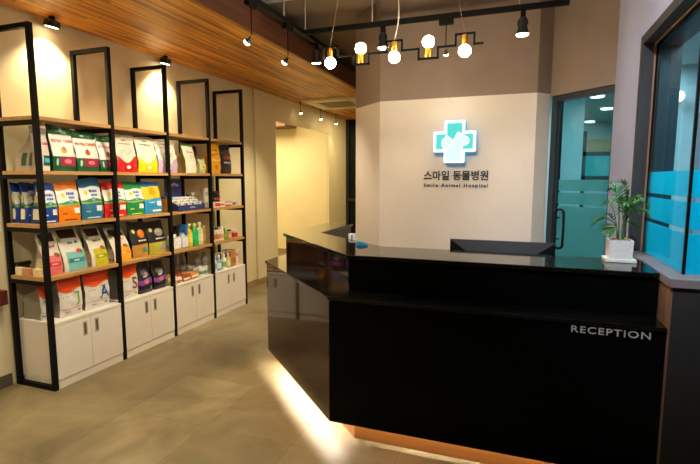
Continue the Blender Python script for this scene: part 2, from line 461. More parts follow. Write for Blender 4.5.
# ------------------------------------------------------------------ reception counter
LC = [(-1.82, 4.14), (-1.82, 3.135), (-.945, 2.28), (.616, 2.28)]      # lower outline
UC = [(-1.70, 4.14), (-1.70, 3.235), (-.89, 2.44), (.616, 2.44)]       # upper outline
IN = [(-1.466, 4.14), (-1.466, 3.36), (-.80, 2.80), (.616, 2.80)]      # inner edge of the top
def offs(path, d):
    out = []
    for i, p in enumerate(path):
        ns = []
        for j in (i - 1, i):
            if 0 <= j < len(path) - 1:
                a, b = Vector(path[j]), Vector(path[j + 1]); e = (b - a).normalized(); ns.append(Vector((-e.y, e.x)))
        if len(ns) == 2:
            n = (ns[0] + ns[1]).normalized(); k = d / n.dot(ns[0])
        else: n, k = ns[0], d
        out.append((p[0] + n.x * k, p[1] + n.y * k))
    return out
ct = thing('reception_counter', 'black stone reception counter with angled end panel and raised top', 'reception counter', (-.3, 2.6, 0))
L2 = offs(LC, .03); U2 = offs(UC, .025)
seg = lambda A, B, i: [A[i], A[i + 1], B[i + 1], B[i]]
lpart(MB().prism(seg(LC, L2, 2), .11, .803, panelblack_m), 'front_panel', ct)
lpart(MB().prism(seg(LC, L2, 1), .11, .803, panelgloss_m), 'angled_panel', ct, label='glossy brown-black angled panel')
lpart(MB().prism(seg(LC, L2, 0), .11, .803, panelblack_m), 'end_panel', ct)
L3 = offs(LC, .0305)
lpart(MB().prism(L3 + offs(LC, .2)[::-1], .165, .802, blackgl_m), 'carcass', ct)
lpart(slab(MB(), offs(LC, -.012) + offs(LC, .19)[::-1], .803, .822, granite_m), 'ledge', ct)
lpart(MB().prism(seg(UC, U2, 2), .822, 1.008, panelblack_m), 'upper_front_panel', ct)
lpart(MB().prism(seg(UC, U2, 1), .822, 1.008, panelgloss_m), 'upper_angled_panel', ct)
lpart(MB().prism(seg(UC, U2, 0), .822, 1.008, panelblack_m), 'upper_end_panel', ct)
lpart(slab(MB(), offs(UC, -.02) + IN[::-1], 1.008, 1.03, granite_m), 'countertop', ct)
lpart(MB().prism(offs(UC, .1) + offs(IN, -.02)[::-1], .823, 1.0075, blackgl_m), 'upper_carcass', ct)
KP = [(-1.70, 4.14), (-1.70, 3.209), (-.82, 2.345), (.616, 2.345)]
lpart(MB().prism(KP + offs(KP, .05)[::-1], 0, .164, kickw_m), 'kick_base', ct, label='orange timber kick base')
lpart(MB().prism([(-1.46, 4.13), (-1.46, 3.37), (-.79, 2.81), (.616, 2.81), (.616, 3.3), (-.7, 3.3), (-.95, 3.5), (-.95, 4.13)], .70, .73, mat('desk_laminate', (120, 112, 130), .4)), 'desk_surface', ct)
lpart(MB().box(.55, .60, 2.83, 3.28, 0, .70, blackgl_m), 'desk_leg', ct)
lpart(MB().box(-1.44, -.97, 4.08, 4.13, 0, .70, blackgl_m), 'desk_leg', ct)
# LED strip tucked under the panels
A = offs(LC, .08); B = offs(LC, .105)
led = emit('led_strip', (255, 242, 220), 70)
lpart(MB().prism(seg(A, B, 1), .158, .164, led), 'light_strip', ct)
lpart(MB().prism([(-.915, 2.311), (.61, 2.311), (.61, 2.317), (-.91, 2.317)], .158, .164, led), 'light_strip', ct)
vs, fs, asp = text_geom('RECEPTION', .008, 1.14, .1)
hh = .0315; k = .312 / (asp * hh)
mm = MB().add([(.4035 + v.x * hh * k, 2.2785 + -v.z * .03, .777 + v.y * hh) for v in vs], fs, mat('letter_steel', (214, 208, 202), .4, metal=.1))
lpart(mm, 'lettering', ct, label='silver capital letters on the front panel')

# things on and behind the counter
t = thing('monitor', 'black computer monitor seen from behind over the counter', 'monitor', (-.09, 3.0, .731))
bk = mat('monitor_black', (12, 12, 13), .5, spec=.2)
m = MB(); x0, x1, z0, z1 = -.40, .215, .80, 1.073
yb, yf = 2.95, 2.985
pts = [(x0, yf, z0), (x1, yf, z0), (x1, yf, z1), (x0, yf, z1), (x0 + .10, yb, z0 + .05), (x1 - .10, yb, z0 + .05), (x1 - .12, yb, z1 - .08), (x0 + .12, yb, z1 - .08)]
m.add(pts, [(4, 5, 6, 7), (0, 1, 5, 4), (1, 2, 6, 5), (2, 3, 7, 6), (3, 0, 4, 7), (0, 3, 2, 1)], bk)
lpart(m, 'back_shell', t)
lpart(MB().bbox(x0, x1, yf, yf + .02, z0, z1, mat('bezel_black', (12, 12, 13), .3), .003), 'bezel', t)
lpart(MB().box(x0 + .015, x1 - .015, yf + .0202, yf + .021, z0 + .015, z1 - .015, emit('screen_blue', (60, 120, 220), .8)), 'screen', t)
lpart(MB().box(-.12, -.06, 2.925, 2.952, .736, .95, bk), 'neck', t)
lpart(MB().bbox(-.21, .03, 2.86, 3.05, .731, .743, bk, .003), 'foot', t)
o = MB()
o.bbox(-.028, .028, -.02, .02, 0, .33, mat('white_plastic', (226, 224, 226), .4), .006)
t = thing('card_holder', 'small white card holder standing behind the angled counter end', 'holder', (-1.115, 3.145, .731))
part(o, 'body', t); part(MB().box(-.003, .006, -.0215, -.02, .2, .32, blackgl_m), 'slot', t)
o = MB().bbox(-1.30, -1.20, 3.28, 3.36, .731, .975, mat('red_box', (120, 30, 34), .5), .004); tag(o.build('file_box', None, (-1.25, 3.3, .73)), 'dark red box on the desk beside the white card holder', 'box')
o = MB().bbox(-1.42, -1.33, 3.42, 3.49, .731, .985, mat('blue_box', (40, 54, 110), .5), .004); tag(o.build('file_box', None, (-1.38, 3.45, .73)), 'dark blue box on the desk behind the angled counter end', 'box')
t = thing('tape_dispenser', 'small bright blue tape dispenser lying on the black countertop', 'dispenser', (-.93, 2.80, 1.031))
m = MB(); prof = [(-.035, 0), (.035, 0), (.035, .008), (.012, .02), (-.02, .022), (-.035, .012)]
vs = [(px, y, pz) for y in (-.012, .012) for px, pz in prof]; n = len(prof)
m.add(vs, [list(range(n)), [n + i for i in range(n)][::-1]] + [(i, n + i, n + (i + 1) % n, (i + 1) % n) for i in range(n)], mat('cyan_plastic', (40, 150, 200), .4))
part(m, 'body', t); part(MB().box(.028, .038, -.01, .01, .006, .012, steel_m), 'cutter', t)

# potted palm
pot = mat('cream_stone_pot', (240, 234, 222), .7, var=.06, vscale=70, bump=.15, bscale=200)
PX, PY, PZ = .498, 2.715, 1.031
t = thing('potted_palm', 'small potted palm in square cream stone pot on the countertop', 'plant', (PX, PY, PZ))
part(MB().bbox(-.071, .071, -.06, .06, 0, .016, pot, .002), 'saucer', t)
m = MB()
def frus(b0, b1, z0, z1, mt, flip=False):
    vs = [(sx * b0, sy * b0, z0) for sx, sy in ((-1, -1), (1, -1), (1, 1), (-1, 1))] + [(sx * b1, sy * b1, z1) for sx, sy in ((-1, -1), (1, -1), (1, 1), (-1, 1))]
    fs = [(i, (i + 1) % 4, 4 + (i + 1) % 4, 4 + i) for i in range(4)]
    m.add(vs, [f[::-1] for f in fs] if flip else fs, mt)
frus(.051, .054, .016, .112, pot); frus(.046, .046, .095, .112, pot, True)
vs = [(s1 * b, s2 * b, .112) for b in (.054, .046) for s1, s2 in ((-1, -1), (1, -1), (1, 1), (-1, 1))]
m.add(vs, [(i, (i + 1) % 4, 4 + (i + 1) % 4, 4 + i) for i in range(4)], pot); m.box(-.051, .051, -.051, .051, .0162, .02, pot)
part(m, 'pot', t)
part(MB().box(-.0465, .0465, -.0465, .0465, .09, .1, mat('soil', (58, 42, 30), .9, bump=.5, bscale=300)), 'soil', t)
rnd = random.Random(3)
for i, (a, b, s, cc) in enumerate(((-.028, -.02, .017, (170, 130, 80)), (.030, -.018, .018, (176, 128, 72)), (-.005, .02, .014, (150, 120, 86)), (.024, .022, .015, (190, 150, 100)), (.006, -.032, .011, (160, 140, 110)))):
    q = MB(); bm = bmesh.new(); bmesh.ops.create_icosphere(bm, subdivisions=2, radius=s)
    for p in bm.verts: p.co = Vector((p.co.x * (1.0 + .1 * rnd.random()), p.co.y * .9, p.co.z * .75)) + Vector((a, b, .108))
    q.bm(bm, mat('pebble_%d' % i, cc, .6)); part(q, 'pebble', t, True)
leaf_m = [mat('palm_leaf_a', (64, 128, 44), .45, var=.2, vscale=30), mat('palm_leaf_b', (40, 96, 40), .45, var=.2, vscale=30), mat('palm_leaf_c', (96, 150, 56), .45, var=.2, vscale=30)]
stem_m = mat('palm_stem', (70, 104, 44), .5)
def frond(base, az, length, rise, droop, seed, lm):
    rn = random.Random(seed); q = MB()
    pts = []
    for i in range(13):
        s = i / 12
        out = length * (s * .75 + .25 * s * s); z = rise * (1 - (1 - s) ** 1.7) - droop * s ** 2.6
        pts.append(Vector(base) + Vector((math.cos(az) * out, math.sin(az) * out, z)))
    q.tube(pts, .0022, stem_m, 5, .0008)
    for i in range(3, 13):
        p = pts[i]; tg = (pts[min(12, i + 1)] - pts[i - 1]).normalized()
        sd = tg.cross(Vector((0, 0, 1))).normalized(); up = sd.cross(tg)
        s = i / 12; L = .062 * (1 - .75 * abs(s - .55) ** 1.3 * 1.6) * (.85 + .3 * rn.random())
        for sg in (-1, 1):
            d = (sd * sg * (.85 - .45 * s) + tg * (.55 + .5 * s) + up * (.18 + .15 * rn.random())).normalized()
            wv = tg.cross(d).cross(d).normalized(); w = .0034
            rows = []
            for k in range(5):
                u = k / 4; c = p + d * (L * u) + Vector((0, 0, -.028 * u * u * (L / .08)))
                ww = w * (.35, 1, .95, .6, .05)[k]
                rows.append((c + wv * ww, c + up * (-.0012), c - wv * ww))
            vs = [x for rr in rows for x in rr]; fs = []
            for k in range(4):
                for j in (0, 1): fs.append((k * 3 + j, k * 3 + j + 1, k * 3 + j + 4, k * 3 + j + 3))
            q.add(vs, fs, lm)
    return q
st = [(-.012, -.004), (.006, -.008), (.016, .006), (-.004, .012)]
tops = []
for i, (a, b) in enumerate(st):
    hgt = .075 + .018 * i
    e = (a * 1.6, b * 1.6, .1 + hgt); tops.append(e)
    part(MB().tube([(a, b, .09), (a * 1.2, b * 1.2, .1 + hgt * .5), e], .0042, stem_m, 7, .003), 'stem', t, True)
rr = random.Random(11)
FR = [(0, 3.05, .095, .07, .05), (0, 3.6, .10, .10, .05), (0, 2.5, .06, .15, .03), (1, 4.6, .05, .14, .03), (1, 5.6, .05, .12, .04), (2, .1, .075, .13, .04), (2, .9, .05, .10, .03),
      (3, 1.7, .04, .17, .02), (3, 2.9, .05, .19, .02), (2, 5.9, .085, .09, .05), (1, 4.0, .07, .16, .03), (0, 3.3, .05, .02, .02), (3, 2.2, .06, .17, .03), (2, 3.4, .03, .20, .01), (1, 5.9, .055, .155, .02), (0, 3.9, .045, .0, .02), (1, .3, .05, .02, .03)]
for i, (si, az, L, ri, dr) in enumerate(FR):
    part(frond(tops[si], az, L, ri, dr, i, leaf_m[i % 3]), 'frond', t)

# switch strip on the pier behind the palm
t = thing('switch_panel', 'narrow dark wall switch strip on the pier behind the palm', 'switch panel', (.62, 3.25, 1.1))
part(MB().bbox(-.012, 0, -.04, .04, 0, .29, blackgl_m, .003), 'plate', t)
for k in range(5): part(MB().box(-.0145, -.012, -.012, .012, .03 + k * .052, .048 + k * .052, pale_m), 'button', t)

# ------------------------------------------------------------------ illuminated sign and wall letters
SX, SZ, SS = -.537, 1.768, .36
t = thing('illuminated_cross_sign', 'glowing teal cross sign with dog and cat silhouettes on the cream wall', 'sign', (SX, 4.19, SZ))
def crossp(h, a, r=.014):
    base = [(-a, -h), (a, -h), (a, -a), (h, -a), (h, a), (a, a), (a, h), (-a, h), (-a, a), (-h, a), (-h, -a), (-a, -a)]
    out = []
    n = len(base)
    for i, p in enumerate(base):
        p0, p1, p2 = Vector(base[i - 1]), Vector(p), Vector(base[(i + 1) % n])
        e1 = (p0 - p1).normalized(); e2 = (p2 - p1).normalized()
        cr = (p1 - p0).cross(p2 - p1) if hasattr(Vector((0, 0)), 'cross') else 1
        if i % 3 == 2: out.append(p); continue
        for k in range(5):
            w = k / 4; q = (p1 + e1 * r) * (1 - w) ** 2 + p1 * 2 * w * (1 - w) + (p1 + e2 * r) * w * w; out.append(tuple(q))
    return out
def plate(poly, y0, y1, mf, ms):
    n = len(poly); m = MB()
    vs = [(p[0], y0, p[1]) for p in poly] + [(p[0], y1, p[1]) for p in poly]      # y0 front (towards the room), y1 back
    m.add(vs, [list(range(n))], mf); m.add(vs, [[n + i for i in range(n)][::-1]], ms)
    m.add(vs, [(i, n + i, n + (i + 1) % n, (i + 1) % n) for i in range(n)], ms)
    return m
s_white = emit('sign_white', (235, 250, 255), 1.05); s_teal = emit('sign_teal', (92, 222, 210), .74); s_pale = emit('sign_pale', (205, 240, 236), .92); s_blue = emit('sign_blue_edge', (90, 175, 240), .8)
h, a = SS / 2, SS * .245
part(plate(crossp(h, a), -.075, -.022, s_white, s_blue), 'cross_panel', t)
part(plate(crossp(h - .025, a - .025, .004), -.0762, -.0752, s_teal, s_teal), 'teal_face', t)
def cp(x, y): return ((x - 236.5) / 338 * SS, (242 - y) / 338 * SS)
fig = [(172, 400), (172, 318), (150, 300), (136, 275), (133, 245), (142, 220), (160, 208), (168, 193), (180, 188), (194, 204), (214, 216), (222, 236), (240, 205), (254, 176), (266, 163), (280, 172), (296, 182), (326, 198), (350, 214), (357, 236), (350, 258), (330, 273), (306, 276), (302, 300), (304, 330), (304, 400)]
part(plate([cp(*p) for p in fig][::-1], -.0785, -.0763, s_white, s_white), 'silhouette_outline', t)
dog = [(178, 400), (172, 330), (178, 308), (205, 280), (232, 248), (246, 215), (262, 178), (270, 176), (282, 186), (320, 206), (340, 222), (345, 240), (338, 254), (322, 262), (298, 264), (290, 290), (294, 330), (298, 400)]
part(plate([cp(*p) for p in dog][::-1], -.0797, -.0787, s_pale, s_pale), 'dog_silhouette', t)
cat = [(166, 302), (150, 276), (146, 248), (154, 230), (168, 218), (178, 202), (190, 216), (206, 228), (212, 250), (196, 274)]
part(plate([cp(*p) for p in cat][::-1], -.0797, -.0787, s_pale, s_pale), 'cat_silhouette', t)
part(MB().box(-.05, .05, -.022, 0, -.05, .05, black_m), 'mount', t)
ltr = mat('dark_letters', (36, 36, 48), .4)
def wall_words(body, bold, sp, ext, hh, z, gap, label):
    vs, fs, asp = text_geom(body, bold, sp, ext); k = .555 / (asp * hh)
    iv = []
    for f in sorted(fs, key=lambda f: min(vs[q].x for q in f)):
        a, b_ = min(vs[q].x for q in f), max(vs[q].x for q in f)
        if iv and a < iv[-1][1] + gap: iv[-1][1] = max(iv[-1][1], b_); iv[-1][2].append(f)
        else: iv.append([a, b_, [f]])
    t = thing('wall_lettering', label, 'lettering', (-.53, 4.19, z))
    for a, b_, ff in iv:
        used = sorted({q for f in ff for q in f}); ix = {q: n_ for n_, q in enumerate(used)}
        lpart(MB().add([(-.5305 + vs[q].x * hh * k, 4.185 - vs[q].z * .04, z + vs[q].y * hh) for q in used], [[ix[q] for q in f] for f in ff], ltr), 'word', t)
wall_words('스마일 동물병원', .022, 1.0, .05, .085, 1.481, .17, 'large dark Korean letters on the cream wall under the cross')
wall_words('Smile Animal Hospital', .026, 1.35, .05, .042, 1.390, .42, 'small dark English letters in one line under the Korean letters')

# ------------------------------------------------------------------ lamps
lens_m = emit('lamp_lens', (255, 232, 190), 14)
def aim(p, q): return (Vector(q) - Vector(p)).to_track_quat('-Z', 'Y').to_euler()
def light(kind, name, loc, target, power, col, **kw):
    l = bpy.data.lights.new(name, kind); l.energy = power; l.color = col
    for k_, v_ in kw.items(): setattr(l, k_, v_)
    o = bpy.data.objects.new(name, l); C.objects.link(o); o.location = loc
    if target is not None: o.rotation_euler = aim(loc, target)
    return o
WARM = (1, .83, .52); NEUT = (1, .90, .76); COOL = (.68, .93, 1.0)
XT, ZT, YT = -1.8, 2.70, 3.8
# tracks
m = MB().box(XT - .017, XT + .017, -1.0, 4.45, ZT - .018, ZT + .018, black_m)
tk = tag(m.build('light_track', None, (XT, 2, ZT)), 'black ceiling light track running beside the timber soffit edge', 'light track')
for y in (.8, 2.1, 3.45):
    o = MB().tube([(XT, y, ZT + .018), (XT, y, ZC - .02)], .005, pale_m, 8).build('hanging_rod', tk, tk.location); o.location = (0, 0, 0)
m = MB().box(XT + .017, .285, YT - .017, YT + .017, ZT - .018, ZT + .018, black_m)
tk = tag(m.build('light_track', None, (-.8, YT, ZT)), 'black ceiling light track running across in front of the cream wall', 'light track')
for x in (-1.78, -1.18, -.05):
    o = MB().tube([(x, YT, ZT + .018), (x, YT, ZC)], .005, pale_m, 8).build('hanging_rod', tk, tk.location); o.location = (0, 0, 0)
def head(M, s=1.0):
    q = MB().lathe([(.008 * s, .03 * s), (.011 * s, .026 * s), (.013 * s, .01 * s), (.019 * s, -.008 * s), (.024 * s, -.016 * s), (.022 * s, -.018 * s)], blackgl_m, (0, 0, 0), 18, M)
    l = MB().lathe([(.0235 * s, -.0182 * s), (.023 * s, -.026 * s), (.017 * s, -.034 * s), (.006 * s, -.037 * s)], lens_m, (0, 0, 0), 18, M)
    return q, l
def drop_spot(loc, rod, tgt, label, along='y', s=1.0, power=30, col=WARM, adapter=True, ang=70, name='track_spotlight'):
    t = thing(name, label, 'spotlight', loc, 'track spotlights')
    if adapter:
        d = (.02, .055) if along == 'y' else (.055, .02)
        part(MB().bbox(-d[0], d[0], -d[1], d[1], -.062, -.019, black_m, .003), 'adapter', t)
        z0 = -.06
    else:
        part(MB().lathe([(.022, -.012), (.022, 0)], blackgl_m), 'ceiling_cap', t, True); z0 = -.01
    part(MB().tube([(0, 0, z0), (0, 0, -rod)], .004, black_m, 8), 'rod', t, True)
    c = Vector((0, 0, -rod - .012 * s)); dr = (Vector(tgt) - (Vector(loc) + c)).normalized()
    M = Matrix.Translation(c + dr * .03 * s) @ dr.to_track_quat('-Z', 'Y').to_matrix().to_4x4()
    hd, ln = head(M, s)
    ho = part(hd, 'lamp_head', t, True); lo = ln.build('lens', ho)
    light('SPOT', 'spot_' + 'lamp', Vector(loc) + c + dr * (.085 * s), tgt, power, col, spot_size=math.radians(ang), spot_blend=.8, shadow_soft_size=.03)
    return t
drop_spot((XT, 2.96, ZT), .25, (-3.1, 2.9, 1.2), 'small black pendant spotlight nearest the camera on the long track', power=55)
drop_spot((XT, 3.51, ZT), .26, (-3.1, 3.7, 1.1), 'small black pendant spotlight second along the long track', power=55)
def yoke_spot(loc, tgt, label, power, ang=75, s=1.0):
    t = thing('track_spotlight', label, 'spotlight', loc, 'track spotlights')
    part(MB().bbox(-.018, .018, -.018, .018, -.075, -.018, black_m, .003), 'adapter', t)
    part(MB().tube([(-.032 * s, 0, -.125), (-.03 * s, 0, -.09), (0, 0, -.074), (.03 * s, 0, -.09), (.032 * s, 0, -.125)], .0045, black_m, 8), 'yoke', t, True)
    c = Vector((0, 0, -.125)); dr = (Vector(tgt) - (Vector(loc) + c)).normalized()
    M = Matrix.Translation(c) @ dr.to_track_quat('-Z', 'Y').to_matrix().to_4x4()
    q = MB().lathe([(.018 * s, .05 * s), (.026 * s, .045 * s), (.027 * s, .0), (.036 * s, -.035 * s), (.046 * s, -.06 * s), (.043 * s, -.062 * s)], blackgl_m, (0, 0, 0), 22, M)
    ho = part(q, 'lamp_head', t, True)
    MB().lathe([(.042 * s, -.0622 * s), (.038 * s, -.07 * s), (.02 * s, -.076 * s)], lens_m, (0, 0, 0), 22, M).build('lens', ho)
    light('SPOT', 'spot_lamp', Vector(loc) + c + dr * (.085 * s), tgt, power, NEUT, spot_size=math.radians(ang), spot_blend=.85, shadow_soft_size=.04)
yoke_spot((XT, 4.07, ZT), (-1.9, 4.5, .4), 'black bell-shaped spotlight on the long track beyond the two pendant ones', 40)
yoke_spot((-1.088, YT, ZT), (-1.05, 3.9, .4), 'black yoke spotlight on the cross track behind the stepped pendant lamp', 14, 60)
drop_spot((-.58, YT, ZT), .235, (-.56, 4.5, 1.2), 'tiny pendant spotlight hanging from the cross track above the cross sign', 'x', .8, 2.5, NEUT, True, 70)
yoke_spot((-.022, YT, ZT), (-.03, 3.85, .4), 'black yoke spotlight near the free end of the cross track', 14, 60, 1.05)
for y, nm in ((6.63, 'nearest the shelving'), (7.4, 'in the middle of the row'), (8.1, 'farthest from the shelving')):
    drop_spot((-3.2, y, ZS), .12, (-3.05, y + .02, 1.2), 'small black spotlight over the wall opening, ' + nm + ' of three', 'y', .85, 9, (1, .78, .42), False, 80)
# wall-wash lamps at the soffit edge
for i, (y, lb) in enumerate(((2.597, 'black oval wall washer lamp above the first shelving frame'), (3.76, 'black oval wall washer lamp above the third shelving frame'))):
    t = thing('wall_washer', lb, 'ceiling lamp', (-3.24, y, ZS), 'wall washers over the shelving')
    part(MB().lathe([(.020, -.02), (.020, 0)], black_m), 'stem', t, True)
    M = Matrix.Translation((0, 0, -.045)) @ Matrix.Rotation(math.radians(14), 4, 'Y')
    ho = part(MB().lathe([(.03, .026), (.050, .02), (.055, -.02), (.050, -.026)], blackgl_m, (0, 0, 0), 24, M, 1, 1), 'lamp_head', t, True)
    MB().lathe([(.040, -.0262), (.040, -.028)], lens_m, (0, 0, 0), 24, M).build('lens', ho)
for y in (1.35, 2.597, 3.76):
    light('SPOT', 'washer_lamp', (-3.245, y, ZS - .085), (-3.30, y + .03, 1.4), 46, (1, .80, .46), spot_size=math.radians(112), spot_blend=.6, shadow_soft_size=.04)

# stepped pendant lamp over the counter
bulb_m = emit('bulb_glow', (255, 234, 200), 84)
YC = 3.0; zh, zm, zl = 2.324, 2.260, 2.198
t = thing('stepped_pendant_lamp', 'black stepped bar pendant lamp with five glowing globe bulbs and brass sockets', 'pendant lamp', (-.76, YC, zm))
path = [(-1.275, zm), (-1.275, zh), (-1.172, zh), (-1.172, zm), (-1.062, zm), (-1.062, zl), (-.954, zl), (-.954, zm), (-.832, zm), (-.832, zh), (-.733, zh), (-.733, zm), (-.626, zm), (-.626, zl), (-.506, zl), (-.506, zm), (-.398, zm), (-.398, zh), (-.288, zh), (-.288, zm), (-.24, zm)]
m = MB(); b = .006
for (xa, za), (xb, zb) in zip(path, path[1:]):
    m.box(min(xa, xb) - b, max(xa, xb) + b, YC - b, YC + b, min(za, zb) - b, max(za, zb) + b, black_m)
lpart(m, 'stepped_bar', t)
for x, up in ((-1.223, -1), (-1.008, 1), (-.7825, -1), (-.566, 1), (-.343, -1)):
    zb = (zh - .006) if up < 0 else (zl + .006)
    z1 = zb + up * .062
    lpart(MB().lathe([(.017, min(zb, z1)), (.018, min(zb, z1) + .004), (.018, max(zb, z1) - .004), (.016, max(zb, z1))], brass_m, (x, YC, 0), 18), 'socket', t, True)
    lpart(MB().sphere((x, YC, z1 + up * .032), .0365, bulb_m, 24, 16), 'bulb', t, True)
    
cordm = mat('pale_cord', (170, 140, 110), .6)
for pts in ([(-1.225, YC, zh), (-1.09, YC, ZC - .03)], [(-.343, YC, zh), (-.50, YC, ZC - .03)]):
    lpart(MB().tube(pts, .0016, cordm, 6), 'suspension_wire', t)
pts = [(-.785, YC, zh)]
for k in range(1, 15):
    s = k / 14; pts.append((-.785 + .02 * math.sin(s * 7.5) * (1 - s * .5) + .05 * s, YC, zh + (ZC - .03 - zh) * s))
lpart(MB().tube(pts, .003, mat('white_cord', (214, 206, 196), .5), 8), 'power_cord', t, True)
lpart(MB().lathe([(.05, ZC - .05), (.05, ZC - .03)], black_m, (-.735, YC, 0)), 'ceiling_rose', t, True)

# ceiling cassette in the soffit
t = thing('ceiling_cassette', 'beige square air conditioning cassette set in the timber soffit', 'air conditioner', (-2.67, 6.9, ZS))
cas = mat('cassette_beige', (206, 190, 150), .5)
m = MB(); Q = lambda h: [(-h, -h), (h, -h), (h, h), (-h, h)]
vs = [(x, y, -.004) for x, y in Q(.47)] + [(x, y, -.03) for x, y in Q(.44)] + [(x, y, -.03) for x, y in Q(.27)]
m.add(vs, [(i, 4 + i, 4 + (i + 1) % 4, (i + 1) % 4) for i in range(4)] + [(4 + i, 8 + i, 8 + (i + 1) % 4, 4 + (i + 1) % 4) for i in range(4)], cas)
part(m, 'panel', t)
m = MB().box(-.27, .27, -.27, .27, -.028, -.022, cas)
for k in range(14): m.box(-.25, .25, -.25 + k * .037, -.235 + k * .037, -.033, -.028, mat('cassette_grille', (150, 136, 104), .6))
part(m, 'intake_grille', t)
for k in range(4):
    M = Matrix.Rotation(k * PI / 2, 4, 'Z'); part(MB().box(-.3, .3, -.395, -.335, -.036, -.0305, mat('louvre_light', (226, 214, 186), .4), M), 'louvre', t)

# ------------------------------------------------------------------ shelving unit
XF = -2.94; P = .03; DEP = .376; Y0 = 2.219; BAY = .599; HT = 2.436
su = thing('shelving_unit', 'tall black metal shelving unit with wooden shelves along the wall', 'shelving unit', (-3.13, 2.18, 0))
LV = [1.858, 1.505, 1.15, .79]
for k in range(5):
    y1 = Y0 + BAY * k; y0 = y1 - P; m = MB()
    m.box(XF - P, XF, y0, y1, 0, HT, black_m); m.box(XF - DEP, XF - DEP + P, y0, y1, 0, HT, black_m)
    m.box(XF - DEP + P, XF - P, y0, y1, HT - P, HT, black_m); m.box(XF - DEP + P, XF - P, y0, y1, 0, P, black_m)
    for z in LV: m.box(XF - DEP + P, XF - P, y0, y1, z - .0245 - P, z - .0245, black_m)
    lpart(m, 'frame', su)
for z in LV:
    m = MB().box(XF - DEP + P + .001, XF - P - .001, Y0 - P, Y0 + BAY * 4, z - .024, z, shelfw_m)
    for k in range(4): m.box(XF - P - .001, XF - .004, Y0 + BAY * k + .001, Y0 + BAY * (k + 1) - P - .001, z - .024, z, shelfw_m)
    lpart(m, 'shelf', su)
CABN = ['first from the near end', 'second from the near end', 'third from the near end', 'at the far end']
ZK = .472
for k in range(4):
    ya = Y0 + BAY * k + .002; yb = ya + BAY - P - .004
    on = ['under the letter J and A bags', 'under the letter S bag', 'under the red snack packs', 'under the spray bottles'][k]
    t = thing('base_cabinet', 'white two-door base cabinet ' + on, 'cabinet', (-3.13, (ya + yb) / 2, 0), 'base cabinets')
    lpart(MB().box(-3.30, XF - .02, ya, yb, .06, ZK - .02, white_m), 'carcass', t)
    lpart(MB().box(-3.28, XF - .007, ya + .002, yb - .002, 0, .06, whitetop_m), 'plinth', t)
    lpart(MB().bbox(-3.30, XF - .0, ya, yb, ZK - .02, ZK, whitetop_m, .0015, 1), 'cabinet_top', t)
    ym = (ya + yb) / 2
    for s in (0, 1):
        a0, b0 = ((ya + .001, ym - .0015), (ym + .0015, yb - .001))[s]
        d = lpart(MB().bbox(XF - .0195, XF - .002, a0, b0, .063, ZK - .024, white_m, .001, 1), 'door', t)
        hc = ym + (-.05, .05)[s]
        hm = MB().box(XF - .0019, XF + .0, hc - .0175, hc + .0175, .315, .42, mat('handle_plate', (170, 160, 146), .45))
        hm.box(XF, XF + .0006, hc - .009, hc + .009, .327, .408, slotm)
        o = hm.build('handle', d, t.location); o.location = (0, 0, 0)

